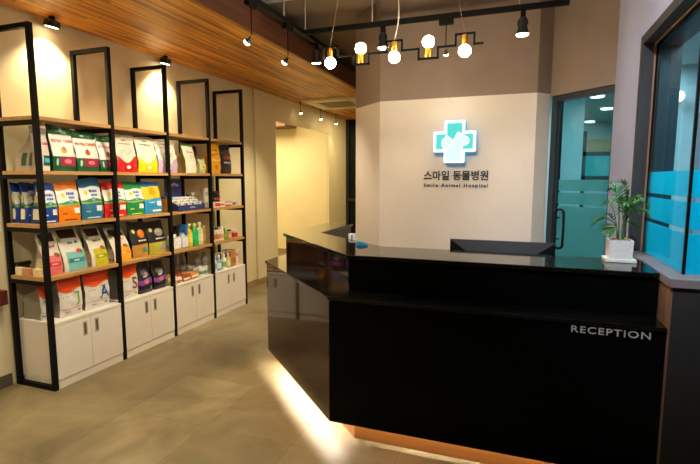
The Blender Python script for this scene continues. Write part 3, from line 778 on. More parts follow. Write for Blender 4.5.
# ------------------------------------------------------------------ goods
def pm(c, rough=.3):
    return mat('print_%d_%d_%d' % tuple(c), c, rough, var=.05, vscale=40, bump=.12, bscale=35)
def ss(a, b, x):
    t = max(0, min(1, (x - a) / (b - a))); return t * t * (3 - 2 * t)
class Bag:
    def __init__(s, name, label, cat, y0, y1, z, h, d=.12, lean=.05, xf=-2.985, col=(255, 255, 255), group=None, seed=0, side=None, top=None, seal=.07, stand=.25):
        gap = {1: .322, 2: .324, 3: .329, 4: .287}[1 if z > 1.4 else 2 if z > 1 else 3 if z > .7 else 4]
        if any(y0 < Y0 + .003 + BAY * k_ and y1 > Y0 - .034 + BAY * k_ for k_ in range(5)): gap -= .03
        h = min(h, (gap - .010) / 1.012)
        s.w = y1 - y0; s.h = h; s.d = d; s.lean = lean; s.seed = seed; s.stand = stand
        s.t = thing(name, label, cat, (xf, (y0 + y1) / 2, z), group)
        s.m = MB(); s.base = pm(col); s.side_m = pm(side) if side else s.base
        s.body(); s.seal_h = seal; s.top = pm(top) if top else s.base
        s.letters = []; s.pic = []
    def th(s, v): return s.d * (1 - ss(s.stand, .95, v)) + .007
    def xf(s, v): return -s.lean * v ** 1.5 + .014 * math.sin(PI * min(1, v * 1.15)) - .014 * 0
    def wr(s, u, v):
        k = s.seed * 1.7
        return (.0032 * math.sin(11 * u + 9 * v + k) * math.sin(7 * v + 3 * u + k * 2) + .002 * math.sin(23 * v + 6 * u + k)) * min(1, 5 * v)
    def front(s, u, v, o=0.0):
        return Vector((s.xf(v) - (2 * abs(u)) ** 6 * min(.012, s.th(v) * .2) + s.wr(u, v) + o - .016, u * s.w * (1.0 - .02 * math.sin(PI * v) + .015 * v), v * s.h + (.006 * math.cos(4 * u + s.seed) if v > .9 else 0) * (v - .9) * 10))
    def back(s, u, v):
        p = s.front(u, v); return Vector((s.xf(v) - s.th(v) + (2 * abs(u)) ** 6 * min(.012, s.th(v) * .2) - .016, p.y, p.z))
    def sidep(s, sg, t, v, o=0.0):
        a = s.front(.5 * sg, v); b = s.back(.5 * sg, v); p = a.lerp(b, t)
        g = .2 * s.th(v) * (.3 + .7 * v) * math.sin(PI * t)
        p.y -= sg * (g - o); return p
    def body(s):
        N, R = 10, 16; rows = []
        for i in range(R + 1):
            v = i / R
            row = [s.front(-.5 + j / N, v) for j in range(N + 1)] + [s.sidep(1, q, v) for q in (.25, .5, .75)] + [s.back(.5 - j / 4, v) for j in range(5)] + [s.sidep(-1, q, v) for q in (.75, .5, .25)]
            rows.append(row)
        n = len(rows[0]); vs = [p for r_ in rows for p in r_]
        ff, sf = [], []
        for i in range(R):
            for j in range(n):
                q = (j + 1) % n; f = (i * n + j, i * n + q, (i + 1) * n + q, (i + 1) * n + j)
                (ff if j < N else sf).append(f)
        sf.append(list(range(n))[::-1]); sf.append([R * n + j for j in range(n)])
        s.m.add(vs, ff, s.base); s.m.add(vs, sf, s.side_m)
    def band(s, v0, v1, c, u0=-.5, u1=.5, wave=0.0, ph=0.0, o=.0012, wave0=None, mb=None):
        mb = mb if mb is not None else s.m; N, R = (10 if u1 - u0 > .3 else 3), max(2, int((v1 - v0) * 18)); vs = []; fs = []
        w0 = wave if wave0 is None else wave0
        for i in range(R + 1):
            for j in range(N + 1):
                u = u0 + (u1 - u0) * j / N; k = math.sin(PI * 2 * u + ph)
                a = v0 + w0 * k; b = v1 + wave * k
                vs.append(s.front(u, a + (b - a) * i / R, o))
        for i in range(R):
            for j in range(N): fs.append((i * (N + 1) + j, i * (N + 1) + j + 1, (i + 1) * (N + 1) + j + 1, (i + 1) * (N + 1) + j))
        mb.add(vs, fs, pm(c)); return s
    def ell(s, uc, vc, ru, rv, c, o=.0024, n=20, sq=1.0):
        vs = [s.front(uc, vc, o)]
        for ring in (.5, 1):
            for j in range(n):
                w = 2 * PI * j / n; cx, cy = math.cos(w), math.sin(w)
                cx = math.copysign(abs(cx) ** sq, cx); cy = math.copysign(abs(cy) ** sq, cy)
                vs.append(s.front(uc + ru * ring * cx, vc + rv * ring * cy, o))
        fs = [(0, 1 + j, 1 + (j + 1) % n) for j in range(n)] + [(1 + j, 1 + n + j, 1 + n + (j + 1) % n, 1 + (j + 1) % n) for j in range(n)]
        s.pic.append(MB().add(vs, fs, pm(c))); return s
    def side(s, sg, t0, t1, v0, v1, c, o=.002):
        vs = []; fs = []; R, N = 8, 4
        for i in range(R + 1):
            for j in range(N + 1): vs.append(s.sidep(sg, t0 + (t1 - t0) * j / N, v0 + (v1 - v0) * i / R, o))
        for i in range(R):
            for j in range(N): fs.append((i * (N + 1) + j, i * (N + 1) + j + 1, (i + 1) * (N + 1) + j + 1, (i + 1) * (N + 1) + j))
        s.m.add(vs, fs, pm(c)); return s
    def text(s, body, uc, vc, size, c, bold=.02, wid=None, o=.0034):
        if body not in ('ROYAL CANIN', 'J', 'A', 'S'):          # unreadable print in the photo: rows of small ink marks
            W = (wid or min(.7, .62 * len(body) * size / s.w)); rn = random.Random(len(body) * 7 + s.seed); u = uc - W / 2; q = MB()
            while u < uc + W / 2 - .01:
                du = W * (.12 + .16 * rn.random()); u2 = min(u + du, uc + W / 2)
                s.band(vc - .36 * size / s.h, vc + .36 * size / s.h, c, u, u2, o=.0032, mb=q); u = u2 + W * .05
            s.m.add(q.v, q.f, q.mats[0]); return s
        vs, fs, asp = text_geom(body, bold)
        kx = 1.0 if wid is None else wid * s.w / (asp * size)
        s.letters.append(MB().add([s.front(uc + v.x * size * kx / s.w, vc + v.y * size / s.h, o) for v in vs], fs, pm(c))); return s
    def done(s):
        part(s.m, 'pouch', s.t, True)
        v0 = 1 - s.seal_h; tm = MB(); N = 12; vs = []; fs = []
        rows = [v0 + (1.012 - v0) * i / 5 for i in range(6)]
        for i, v in enumerate(rows):
            for j in range(N + 1):
                p = s.front(-.5 + j / N, v, .0022 + (.0012 if i % 2 else 0)); vs.append(p)
        for i in range(5):
            for j in range(N): fs.append((i * (N + 1) + j, i * (N + 1) + j + 1, (i + 1) * (N + 1) + j + 1, (i + 1) * (N + 1) + j))
        # back of the crimp
        k = len(vs)
        for i, v in enumerate(rows):
            for j in range(N + 1):
                p = s.back(-.5 + j / N, min(1, v)); p.z = s.front(-.5 + j / N, v).z; p.x -= .0015; vs.append(p)
        for i in range(5):
            for j in range(N): fs.append((k + i * (N + 1) + j, k + (i + 1) * (N + 1) + j, k + (i + 1) * (N + 1) + j + 1, k + i * (N + 1) + j + 1))
        e = 5 * (N + 1)
        for j in range(N): fs.append((e + j, e + j + 1, k + e + j + 1, k + e + j))
        tm.add(vs, fs, s.top); part(tm, 'top_seal', s.t, True)
        for q in s.pic: part(q, 'picture', s.t)
        for q in s.letters: part(q, 'lettering', s.t)
        return s.t

# --- top row of goods: z 1.505
Z1, Z2, Z3, Z4 = 1.506, 1.151, .791, .473
G1 = 'pet food bags on the upper shelf'; G2 = 'pet food bags on the middle shelf'; G3 = 'pet food bags on the lower shelf'; G4 = 'bags on the cabinet tops'
GR = (16, 84, 50); WH = (226, 222, 216); RD = (196, 36, 36)
b = Bag('pet_food_bag', 'grey-sided white pet food bag at the near end of the upper shelf', 'bag', 2.225, 2.335, Z1, .285, .2, .03, -3.0, (206, 198, 192), G1, 1, side=(150, 138, 126), top=(150, 140, 134), seal=.14)
b.band(.12, .36, GR, .0, .5); b.band(.0, .12, (210, 205, 200)); b.band(.2, .3, (70, 170, 214), .05, .4, o=.002); b.text('ROYAL CANIN', 0, .64, .018, RD, .03, .9)
for k in range(2): b.side(-1, .2 + k * .35, .42 + k * .35, .12, .42, (40, 66, 52))
b.done()
def rc(y0, y1, h, lean, label, pic, seed, half=False):
    b = Bag('pet_food_bag', label, 'bag', y0, y1, Z1, h, .17, lean, -2.985, GR, G1, seed, side=(40, 42, 40), top=GR, seal=.16)
    b.band(.33, .82, WH); b.band(.12, .32, (150, 34, 70), -.22, .5, o=.0014); b.band(.12, .32, (24, 96, 58), -.5, -.22, o=.0014)
    b.text('ROYAL CANIN', 0, .68, .022, RD, .03, .88)
    b.ell(-.02, .47, .13, .07, pic); b.ell(.0, .51, .07, .05, tuple(int(x * .8) for x in pic), .003)
    b.ell(.1, .22, .16, .05, (220, 120, 130)); b.ell(-.36, .2, .04, .08, (190, 210, 190))
    b.text('MINI', -.05, .89, .014, (220, 226, 220), .02)
    b.done()
rc(2.345, 2.522, .322, .05, 'green-topped white bag with a pale dog picture beside the grey-sided one', (206, 160, 80), 2)
rc(2.532, 2.722, .292, .06, 'green-topped white bag with a ginger dog picture in the middle of three', (196, 96, 40), 3)
rc(2.732, 2.884, .300, .06, 'green-topped white bag partly behind the second shelving post', (180, 90, 40), 4)
def clear(y0, y1, h, label, c, seed, c2):
    b = Bag('pet_food_bag', label, 'bag', y0, y1, Z1, h, .14, .05, -2.985, (222, 214, 204), G1, seed, side=(160, 150, 138), top=(196, 188, 180), seal=.09)
    b.band(.0, .36, c, wave=.11, wave0=0, ph=-1.2); b.band(.03, .2, c2, -.2, .2, o=.0022); b.ell(0, .14, .1, .05, WH, .0032)
    b.text('Premium Food', 0, .8, .011, (140, 120, 110), .0, .6); b.ell(0, .9, .12, .018, (150, 90, 60))
    for q in range(5): b.ell(-.25 + .12 * q, .56 + .05 * math.sin(q * 2), .07, .05, (204, 196, 188), .0018)
    b.done()
clear(2.89, 3.10, .285, 'clear white bag with red base beside the second post', (206, 30, 34), 5, (170, 20, 28))
clear(3.112, 3.333, .294, 'clear white bag with bright yellow base on the upper shelf', (238, 204, 20), 6, (226, 184, 10))
clear(3.345, 3.59, .292, 'clear white bag with lilac base behind the third post', (190, 160, 196), 7, (170, 134, 180))
b = Bag('pet_food_bag', 'cream bag with green top edge in the third bay', 'bag', 3.725, 3.885, Z1, .283, .16, .06, -3.0, (228, 224, 206), G1, 8, side=(170, 150, 84), top=(120, 170, 110), seal=.08)
b.band(.02, .4, (238, 234, 224), -.4, .42); b.text('Organic', 0, .72, .016, (120, 140, 90), .01, .6); b.ell(0, .55, .12, .06, (208, 206, 180)); b.done()
b = Bag('pet_food_bag', 'plain dark brown bag behind the cream one in the third bay', 'bag', 3.90, 4.08, Z1, .297, .1, .02, -3.14, (110, 52, 24), G1, 9, side=(80, 40, 20)); b.ell(0, .55, .2, .1, (130, 66, 34)); b.done()
b = Bag('treat_pouch', 'little pale green pouch in front of the dark brown bag', 'pouch', 3.905, 4.0, Z1, .144, .06, .02, -2.985, (196, 200, 150), G1, 10); b.band(.3, .6, (222, 210, 120)); b.ell(0, .45, .2, .1, (150, 160, 90)); b.done()
b = Bag('pet_food_bag', 'golden yellow bag in the far bay of the upper shelf', 'bag', 4.07, 4.262, Z1, .326, .15, .03, -2.985, (222, 160, 36), G1, 11, side=(190, 120, 30))
b.band(.62, .66, (150, 84, 30), -.4, .3, wave=.03); b.band(.42, .47, (240, 190, 80)); b.ell(.02, .22, .16, .11, (206, 136, 40)); b.ell(.02, .22, .1, .07, (190, 110, 36), .003); b.text('Natural', -.05, .78, .02, (190, 70, 30), .02, .6); b.done()
b = Bag('pet_food_bag', 'dark purple bag at the far end of the upper shelf', 'bag', 4.268, 4.46, Z1, .304, .14, .03, -2.985, (34, 24, 40), G1, 12, side=(24, 18, 28))
b.ell(0, .75, .3, .1, (70, 44, 30)); b.ell(0, .56, .34, .07, (140, 60, 50)); b.text('DUCK', 0, .39, .024, (210, 204, 214), .02, .6); b.ell(0, .15, .22, .1, (64, 44, 70)); b.done()

# --- second row: z 1.15
def zoo(y0, y1, h, label, c, c2, xf, seed, d=.11, sun=(240, 200, 60), side=None, text=True):
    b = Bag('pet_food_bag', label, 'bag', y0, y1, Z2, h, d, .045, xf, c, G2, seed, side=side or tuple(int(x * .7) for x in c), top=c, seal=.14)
    b.band(.42, .80, (222, 228, 232), wave=.025, ph=.6); b.band(.42, .50, (70, 130, 70), wave=.03, ph=1.2, o=.002, wave0=.012); b.band(.40, .44, (140, 180, 90), wave=.01, o=.0026)
    b.ell(-.24, .66, .09, .06, sun); b.ell(.05, .5, .09, .05, (110, 180, 226))
    if text: b.text('Hill', .1, .7, .026, (40, 80, 170), .03); b.text('Care', .12, .6, .02, (40, 80, 170), .03)
    b.band(.2, .34, (226, 226, 224), .14, .42, o=.0022)
    b.text('Adult', -.26, .2, .012, c2, .02); b.band(.03, .06, c2, -.3, .3, o=.002)
    b.side(-1, .15, .8, .1, .36, (214, 212, 200)); b.side(-1, .1, .85, .52, .72, (206, 186, 120)); b.side(-1, .1, .85, .44, .52, (70, 130, 60))
    b.done()
BL = (22, 64, 150)
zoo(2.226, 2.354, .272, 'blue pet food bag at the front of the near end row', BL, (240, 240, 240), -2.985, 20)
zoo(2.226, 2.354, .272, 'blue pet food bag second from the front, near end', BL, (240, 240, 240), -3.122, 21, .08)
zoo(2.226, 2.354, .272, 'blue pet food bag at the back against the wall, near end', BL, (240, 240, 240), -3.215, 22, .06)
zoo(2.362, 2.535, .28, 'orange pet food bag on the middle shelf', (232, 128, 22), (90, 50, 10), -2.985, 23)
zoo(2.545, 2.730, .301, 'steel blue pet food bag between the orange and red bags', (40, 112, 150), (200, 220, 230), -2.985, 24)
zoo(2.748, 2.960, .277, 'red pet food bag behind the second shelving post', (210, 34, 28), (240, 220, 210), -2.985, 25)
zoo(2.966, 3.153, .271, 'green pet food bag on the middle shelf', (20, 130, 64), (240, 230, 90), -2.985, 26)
b = Bag('pet_food_bag', 'blue and yellow pet food bag beside the green one', 'bag', 3.158, 3.365, Z2, .27, .11, .05, -2.985, (40, 140, 200), G2, 27, top=(30, 100, 170), seal=.12)
b.band(.48, .87, (240, 184, 40), wave=.02); b.ell(.02, .68, .2, .09, (224, 140, 40)); b.text('Puppy', 0, .8, .016, (200, 90, 20), .02); b.band(.24, .4, (232, 234, 236), .16, .44, o=.0022); b.text('Sensitive', -.12, .36, .012, (230, 240, 250), .02); b.band(.06, .12, (226, 232, 236), -.1, .4); b.done()

def carton(name, label, cat, x0, x1, y0, y1, z0, h, c, panels=(), text=None, group=None, lid=None):
    t = thing(name, label, cat, ((x0 + x1) / 2, (y0 + y1) / 2, z0), group)
    lpart(MB().bbox(x0, x1, y0, y1, z0, z0 + h, pm(c, .5), .0015, 1), 'carton', t)
    if panels:
        m = MB()
        for (u0, u1, v0, v1, cc) in panels:
            w = y1 - y0; m.box(x1, x1 + .0006, y0 + u0 * w, y0 + u1 * w, z0 + v0 * h, z0 + v1 * h, pm(cc, .5))
        lpart(m, 'printed_front', t)
    if text:
        body, uc, vc, size, cc = text; vs, fs, asp = text_geom(body, .02); k = min(1, .85 * (y1 - y0) / (asp * size))
        lpart(MB().add([(x1 + .0015, y0 + (y1 - y0) * uc + v.x * size * k, z0 + h * vc + v.y * size) for v in vs], fs, pm(cc)), 'lettering', t)
    return t
carton('carton', 'slim orange carton beside the navy display tray', 'carton', -3.1, -3.02, 3.44, 3.51, Z2, .115, (232, 150, 40), [(.1, .9, .55, .9, (240, 200, 60))], group='cartons on the middle shelf')
# counter display with supplement sachets
NV = (28, 50, 112)
t = thing('display_stand', 'navy cardboard display tray full of white packets on the middle shelf', 'display stand', (-3.08, 3.73, Z2))
m = MB(); y0, y1 = 3.535, 3.93
m.box(-3.20, -2.975, y0, y1, Z2, Z2 + .006, pm(NV)); m.box(-2.981, -2.975, y0, y1, Z2 + .006, Z2 + .052, pm(NV))
for yy in (y0, y1 - .005): m.add([(-2.975, yy, Z2 + .006), (-3.20, yy, Z2 + .006), (-3.20, yy, Z2 + .15), (-2.975, yy, Z2 + .052), (-2.975, yy + .005, Z2 + .006), (-3.20, yy + .005, Z2 + .006), (-3.20, yy + .005, Z2 + .15), (-2.975, yy + .005, Z2 + .052)], [(0, 1, 2, 3), (4, 7, 6, 5), (0, 3, 7, 4), (3, 2, 6, 7), (2, 1, 5, 6)], pm(NV))
lpart(m, 'tray', t)
lpart(MB().box(-3.148, -3.14, 3.56, 3.79, Z2 + .006, Z2 + .30, pm(NV)), 'backboard', t)
for s_, (xx, yc, zz, size) in enumerate(((-2.9735, 3.74, Z2 + .028, .02), (-3.1385, 3.675, Z2 + .245, .034))):
    vs, fs, asp = text_geom('VetPlus', .01); m = MB().add([(xx, yc + v.x * size, zz + v.y * size) for v in vs], fs, pm((214, 220, 232))); lpart(m, 'lettering', t)
for r_ in range(3):
    for c_ in range(4):
        xx = -3.02 - r_ * .045; ya = y0 + .012 + c_ * .094; zb = Z2 + .03 + r_ * .022
        tt = thing('sachet_box', 'small white packet with a pet picture in the navy display tray', 'packet', (xx, ya + .044, zb - .023), 'white packets in the navy tray')
        q = MB().bbox(-.018, .018, -.043, .043, 0, .075, pm((226, 226, 228), .4), .002, 1); part(q, 'packet', tt)
        cc = ((150, 120, 90), (90, 70, 60), (60, 90, 150), (210, 170, 90))[(r_ + c_) % 4]
        part(MB().box(.018, .0186, -.012, .016, .035, .062, pm(cc)).box(.018, .0186, -.036, -.02, .05, .06, pm((60, 90, 160))), 'picture', tt)

def bottle(name, label, cat, x, y, z, prof, c, capc, cap_prof, group=None, labelc=None, lv=(.2, .6), sx=1, sy=1):
    t = thing(name, label, cat, (x, y, z), group)
    part(MB().lathe(prof, pm(c, .3), (0, 0, 0), 20, None, sx, sy), 'bottle_body', t, True)
    part(MB().lathe(cap_prof, pm(capc, .4), (0, 0, 0), 18), 'cap', t, True)
    if labelc:
        h = prof[-1][1]; r_ = max(p[0] for p in prof) + .0006
        n = 14; vs = []; fs = []
        for zz in (lv[0] * h, lv[1] * h):
            for j in range(n + 1):
                w = -PI * .55 + PI * 1.1 * j / n - .3; vs.append((r_ * math.cos(w) * sx, r_ * math.sin(w) * sy, zz))
        fs = [(j, j + 1, n + 2 + j, n + 1 + j) for j in range(n)]
        part(MB().add(vs, fs, pm(labelc, .5)), 'label', t)
    return t
def bp(r, h, neck=.35, sh=.8):
    return [(r * .9, 0), (r, .006), (r, h * sh * .92), (r * .92, h * sh), (r * neck, h * .93), (r * neck, h)]
def cp_(r, z, h): return [(r, z), (r, z + h * .85), (r * .85, z + h)]
bottle('supplement_bottle', 'small white bottle behind the navy display tray', 'bottle', -3.245, 3.87, Z2, bp(.022, .13), (220, 214, 206), (60, 56, 54), cp_(.012, .13, .025), 'bottles on the middle shelf', (150, 120, 90))
t = bottle('supplement_bottle', 'cream square-shouldered bottle between display tray and fourth post', 'bottle', -3.15, 3.972, Z2, bp(.03, .135, .5), (216, 204, 170), (226, 222, 210), cp_(.018, .135, .03), 'bottles on the middle shelf', (170, 150, 80))
carton('carton', 'tall white carton behind the red-printed carton in the far bay', 'carton', -3.16, -3.1, 4.10, 4.19, Z2, .205, (224, 218, 214), [(.1, .9, .6, .8, (190, 180, 170))], group='cartons on the middle shelf')
carton('carton', 'white carton with red print under the dark jar', 'carton', -3.09, -2.985, 4.105, 4.28, Z2, .057, (226, 220, 212), [(.05, .6, .2, .8, (204, 30, 30)), (.62, .95, .3, .6, (170, 60, 50))], group='cartons on the middle shelf')
t = thing('treat_jar', 'round dark jar with pet picture on the red-printed carton', 'jar', (-3.04, 4.195, Z2 + .0575))
part(MB().lathe([(.045, 0), (.048, .004), (.048, .085), (.04, .09)], pm((46, 34, 40), .25), (0, 0, 0), 24), 'jar_body', t, True)
part(MB().lathe([(.047, .09), (.05, .093), (.05, .108), (.046, .112)], pm((24, 22, 22), .4), (0, 0, 0), 24), 'lid', t, True)
n = 12; vs = [(.0487 * math.cos(-1.2 + 1.8 * j / n), .0487 * math.sin(-1.2 + 1.8 * j / n), zz) for zz in (.02, .045) for j in range(n + 1)]
part(MB().add(vs, [(j, j + 1, n + 2 + j, n + 1 + j) for j in range(n)], pm((170, 50, 50))), 'label', t)
carton('carton', 'flat red and white carton beside the one under the jar', 'carton', -3.07, -2.985, 4.288, 4.408, Z2, .04, (214, 200, 190), [(.05, .95, .1, .5, (190, 40, 40))], group='cartons on the middle shelf')
carton('carton', 'flat grey printed carton at the far end of the middle shelf', 'carton', -3.07, -2.985, 4.414, 4.545, Z2, .052, (206, 196, 182), [(.1, .6, .2, .8, (120, 110, 96)), (.65, .92, .3, .8, (200, 190, 170))], group='cartons on the middle shelf')

# --- third row: z .79
def neo(y0, y1, h, label, c, c2, seed, lean=.12, corner=(150, 170, 70)):
    b = Bag('pet_food_bag', label, 'bag', y0, y1, Z3, h, .11, lean, -2.985, (214, 208, 198), G3, seed, side=(158, 148, 134), top=(196, 188, 176), seal=.05, stand=.1)
    b.band(.76, .985, (52, 24, 22), -.36, .4); b.ell(-.4, .75, .08, .06, corner, .003)
    b.text('neo', -.02, .65, .022, tuple(int(x * .6) for x in c), .02); b.ell(.22, .66, .07, .035, c2)
    b.band(.0, .45, c, -.36, .46, wave=0); b.band(.2, .3, c2, -.3, .4, o=.0022); b.text('Salmon', .02, .25, .012, (240, 236, 226), .02)
    b.ell(.2, .46, .12, .05, (200, 60, 36)); b.ell(.3, .44, .08, .05, (80, 130, 60), .0028)
    b.side(-1, .1, .85, .1, .4, (206, 190, 150)); b.done()
neo(2.228, 2.365, .30, 'white bag with pink base on the lower shelf', (222, 110, 116), (214, 50, 66), 30, .09)
neo(2.377, 2.562, .307, 'white bag with pale teal base on the lower shelf', (120, 182, 184), (40, 130, 134), 31)
neo(2.606, 2.758, .293, 'white bag with yellow-green base on the lower shelf', (190, 184, 40), (160, 150, 20), 32)
neo(2.817, 2.99, .263, 'white bag with orange base beyond the second post', (238, 160, 40), (226, 130, 20), 33)
def blk(y0, y1, h, label, c, pic, seed, tagc):
    b = Bag('treat_bag', label, 'bag', y0, y1, Z3, h, .11, .06, -2.985, (24, 22, 22), G3, seed, side=(20, 18, 18), seal=.08)
    b.band(.0, .36, c); b.ell(-.28, .74, .1, .06, (206, 190, 110)); b.ell(.12, .66, .22, .12, pic); b.ell(.08, .7, .1, .05, tuple(min(255, int(x * 1.25)) for x in pic), .003)
    b.text('SNACK', .12, .47, .016, (224, 220, 214), .02, .5); b.ell(.2, .2, .13, .08, tagc, .003, sq=.5); b.done()
blk(3.0, 3.178, .298, 'black bag with biscuit picture on the lower shelf', (178, 130, 60), (196, 110, 50), 34, (60, 140, 140))
blk(3.186, 3.40, .307, 'black bag with grey picture and olive base beside the third post', (170, 164, 60), (140, 134, 130), 35, (150, 140, 170))
# small boxes at the near end
for i, (x0, ya, c, lb) in enumerate(((-3.02, 2.19, (222, 200, 150), 'small cream box at the near end, closest to the aisle'), (-3.11, 2.185, (196, 140, 100), 'small orange-red box between the two cream boxes'), (-3.19, 2.19, (226, 212, 180), 'small cream box at the near end, closest to the wall'))):
    carton('treat_box', lb + ' of the lower shelf', 'box', x0 - .065, x0, ya + .01, ya + .036, Z3, .055, c, group='small boxes on the lower shelf')
t = thing('brush', 'dark flat brush leaning against the wall side of the lower shelf', 'brush', (-3.26, 2.26, Z3))
part(MB().bbox(-.02, .02, -.05, .05, .06, .085, pm((34, 26, 24)), .006), 'brush_head', t); part(MB().box(-.012, .012, -.04, .04, 0, .06, pm((70, 60, 50))), 'bristles', t)

def trigger(name, label, x, y, z, w, dpt, h, c, headc, group, labelc):
    t = thing(name, label, 'bottle', (x, y, z), group)
    part(MB().bbox(-dpt / 2, dpt / 2, -w / 2, w / 2, 0, h * .56, pm(c, .3), .012, 3), 'bottle_body', t, True)
    part(MB().lathe([(w * .3, h * .54), (w * .2, h * .64), (.014, h * .68)], pm(c, .3), (0, 0, 0), 18), 'shoulder', t, True)
    q = MB(); pr = [(-.02, .66), (.02, .66), (.03, .8), (.058, .84), (.06, .98), (.03, 1.0), (-.04, .99), (-.045, .86), (-.015, .8)]
    vs = [(px, yy, pz * h) for yy in (-.02, .02) for px, pz in pr]; n = len(pr)
    q.add(vs, [list(range(n)), [n + i for i in range(n)][::-1]] + [(i, n + i, n + (i + 1) % n, (i + 1) % n) for i in range(n)], pm(headc))
    q.box(.042, .056, -.01, .01, h * .56, h * .86, pm(headc))
    part(q, 'trigger_head', t)
    m = MB().box(dpt / 2, dpt / 2 + .0006, -w * .38, w * .38, h * .08, h * .48, pm(labelc)); 
    for k in range(4): m.box(dpt / 2 + .0006, dpt / 2 + .001, -w * .3 + k * w * .15, -w * .22 + k * w * .15, h * (.16 + .07 * (k % 3)), h * (.2 + .07 * (k % 3)), pm((70, 110, 180)))
    part(m, 'label', t)
GB = 'bottles on the lower shelf'
trigger('spray_bottle', 'white spray bottle with black trigger beside the third post', -3.03, 3.525, Z3, .115, .08, .225, (204, 204, 206), (24, 24, 26), GB, (240, 238, 238))
trigger('spray_bottle', 'white spray bottle with blue trigger beside the black-triggered one', -3.03, 3.640, Z3, .095, .08, .225, (200, 204, 210), (40, 110, 180), GB, (220, 228, 236))
bottle('shampoo_bottle', 'yellow shampoo bottle between the spray bottles and the green one', 'bottle', -3.02, 3.728, Z3, bp(.031, .19), (212, 190, 50), (224, 214, 120), cp_(.018, .19, .034), GB, (226, 206, 90), (.2, .7))
bottle('shampoo_bottle', 'bright green shampoo bottle on the lower shelf', 'bottle', -3.02, 3.806, Z3, bp(.038, .19), (30, 176, 96), (200, 214, 130), cp_(.02, .19, .032), GB, (40, 190, 110), (.3, .6))
bottle('shampoo_bottle', 'pale lime shampoo bottle beside the bright green one', 'bottle', -3.02, 3.889, Z3, bp(.036, .192), (206, 216, 150), (226, 222, 180), cp_(.02, .192, .033), GB, (226, 226, 190), (.2, .6))
bottle('shampoo_bottle', 'tan shampoo bottle just before the fourth post', 'bottle', -3.02, 3.96, Z3, bp(.027, .155), (170, 130, 60), (200, 170, 100), cp_(.014, .155, .027), GB, (190, 150, 80))
GT = 'small tubes and jars on the lower shelf'
for i, (x, y, h, c, cap, lab, lb) in enumerate(((-3.01, 4.105, .15, (224, 214, 196), (96, 130, 80), (206, 120, 80), 'small white tube with green cap just beyond the fourth post'), (-3.01, 4.155, .15, (220, 206, 186), (80, 60, 50), (190, 110, 70), 'small white tube with brown cap'),
        (-3.01, 4.205, .15, (226, 216, 200), (206, 170, 150), (200, 140, 100), 'small white tube with pink cap'), (-3.01, 4.25, .145, (228, 220, 206), (230, 224, 214), (214, 160, 130), 'small all-white tube beside the green tube'),
        (-3.02, 4.318, .125, (110, 160, 50), (150, 190, 80), (150, 180, 80), 'small bright green tube'))):
    bottle('ointment_tube', lb + ' on the lower shelf', 'tube', x, y, Z3, bp(.022, h * .82, .7, .85), c, cap, cp_(.014, h * .82, h * .18), GT, lab)
bottle('treat_jar', 'small beige jar with dark lid beside the red jar', 'jar', -3.03, 4.41, Z3, [(.025, 0), (.027, .004), (.027, .075), (.02, .08)], (200, 180, 140), (60, 70, 80), cp_(.023, .08, .018), GT, (220, 200, 150))
bottle('treat_jar', 'squat clear jar with red ball print at the far end', 'jar', -3.03, 4.50, Z3, [(.042, 0), (.045, .004), (.045, .07), (.036, .075)], (214, 190, 170), (214, 206, 196), cp_(.038, .075, .016), GT, (200, 30, 26), (.1, .75))

# --- cabinet tops: z .472
def let(y0, y1, h, label, ch, cc, seed, xf=-2.985, d=.17):
    b = Bag('pet_food_bag', label, 'bag', y0, y1, Z4, h, d, .012, xf, (216, 212, 208), G4, seed, side=(140, 132, 122), top=(232, 66, 22), seal=.08, stand=.62)
    b.band(.66, .985, (236, 72, 22), wave=.0, wave0=.05, ph=-.8); b.band(.66, .70, (240, 120, 40), wave=.05, ph=-.8, o=.002)
    b.band(.2, .215, (236, 130, 70), -.46, .46, o=.002)
    if ch: b.text(ch, .24, .43, .096, cc, .012)
    b.ell(-.38, .53, .035, .025, (236, 190, 60)); b.text('Light', -.2, .53, .01, (150, 146, 140), 0); b.text('canine', .22, .60, .011, (90, 80, 76), .02)
    b.text('4.0kg', -.2, .12, .012, (120, 116, 112), .02); b.ell(.3, .12, .07, .018, (40, 40, 44)); b.done()
let(2.315, 2.496, .287, 'white bag with orange top and green letter J', 'J', (120, 176, 40), 40)
let(2.522, 2.741, .281, 'white bag with orange top and blue letter A', 'A', (30, 74, 150), 41)
let(2.850, 3.035, .281, 'white bag with orange top and brown letter S', 'S', (120, 60, 40), 42)
let(2.23, 2.312, .245, 'plain white bag with red top at the near cabinet corner', '', (0, 0, 0), 43, -3.06, .18)
b = Bag('pet_food_bag', 'dark grey-brown bag standing behind the letter A bag', 'bag', 2.60, 2.765, Z4, .27, .07, .0, -3.185, (76, 66, 60), G4, 44, side=(66, 58, 52)); b.band(.3, .6, (96, 86, 78)); b.done()
def pur(y0, y1, h, label, seed):
    b = Bag('pet_food_bag', label, 'bag', y0, y1, Z4, h, .12, .06, -2.985, (34, 30, 36), G4, seed, side=(24, 22, 26), seal=.09)
    b.band(.28, .44, (130, 66, 150), wave=.03); b.ell(0, .36, .16, .08, (190, 110, 140)); b.ell(-.02, .66, .26, .1, (112, 104, 100)); b.ell(.1, .6, .14, .07, (160, 150, 146), .003)
    b.text('CAT', -.05, .53, .02, (210, 204, 214), .02); b.ell(.32, .14, .1, .06, (50, 110, 170)); b.band(.02, .12, (50, 44, 54)); b.done()
pur(3.048, 3.205, .266, 'black and purple bag next to the letter S bag', 45)
pur(3.225, 3.385, .262, 'black and purple bag nearer the third post', 46)
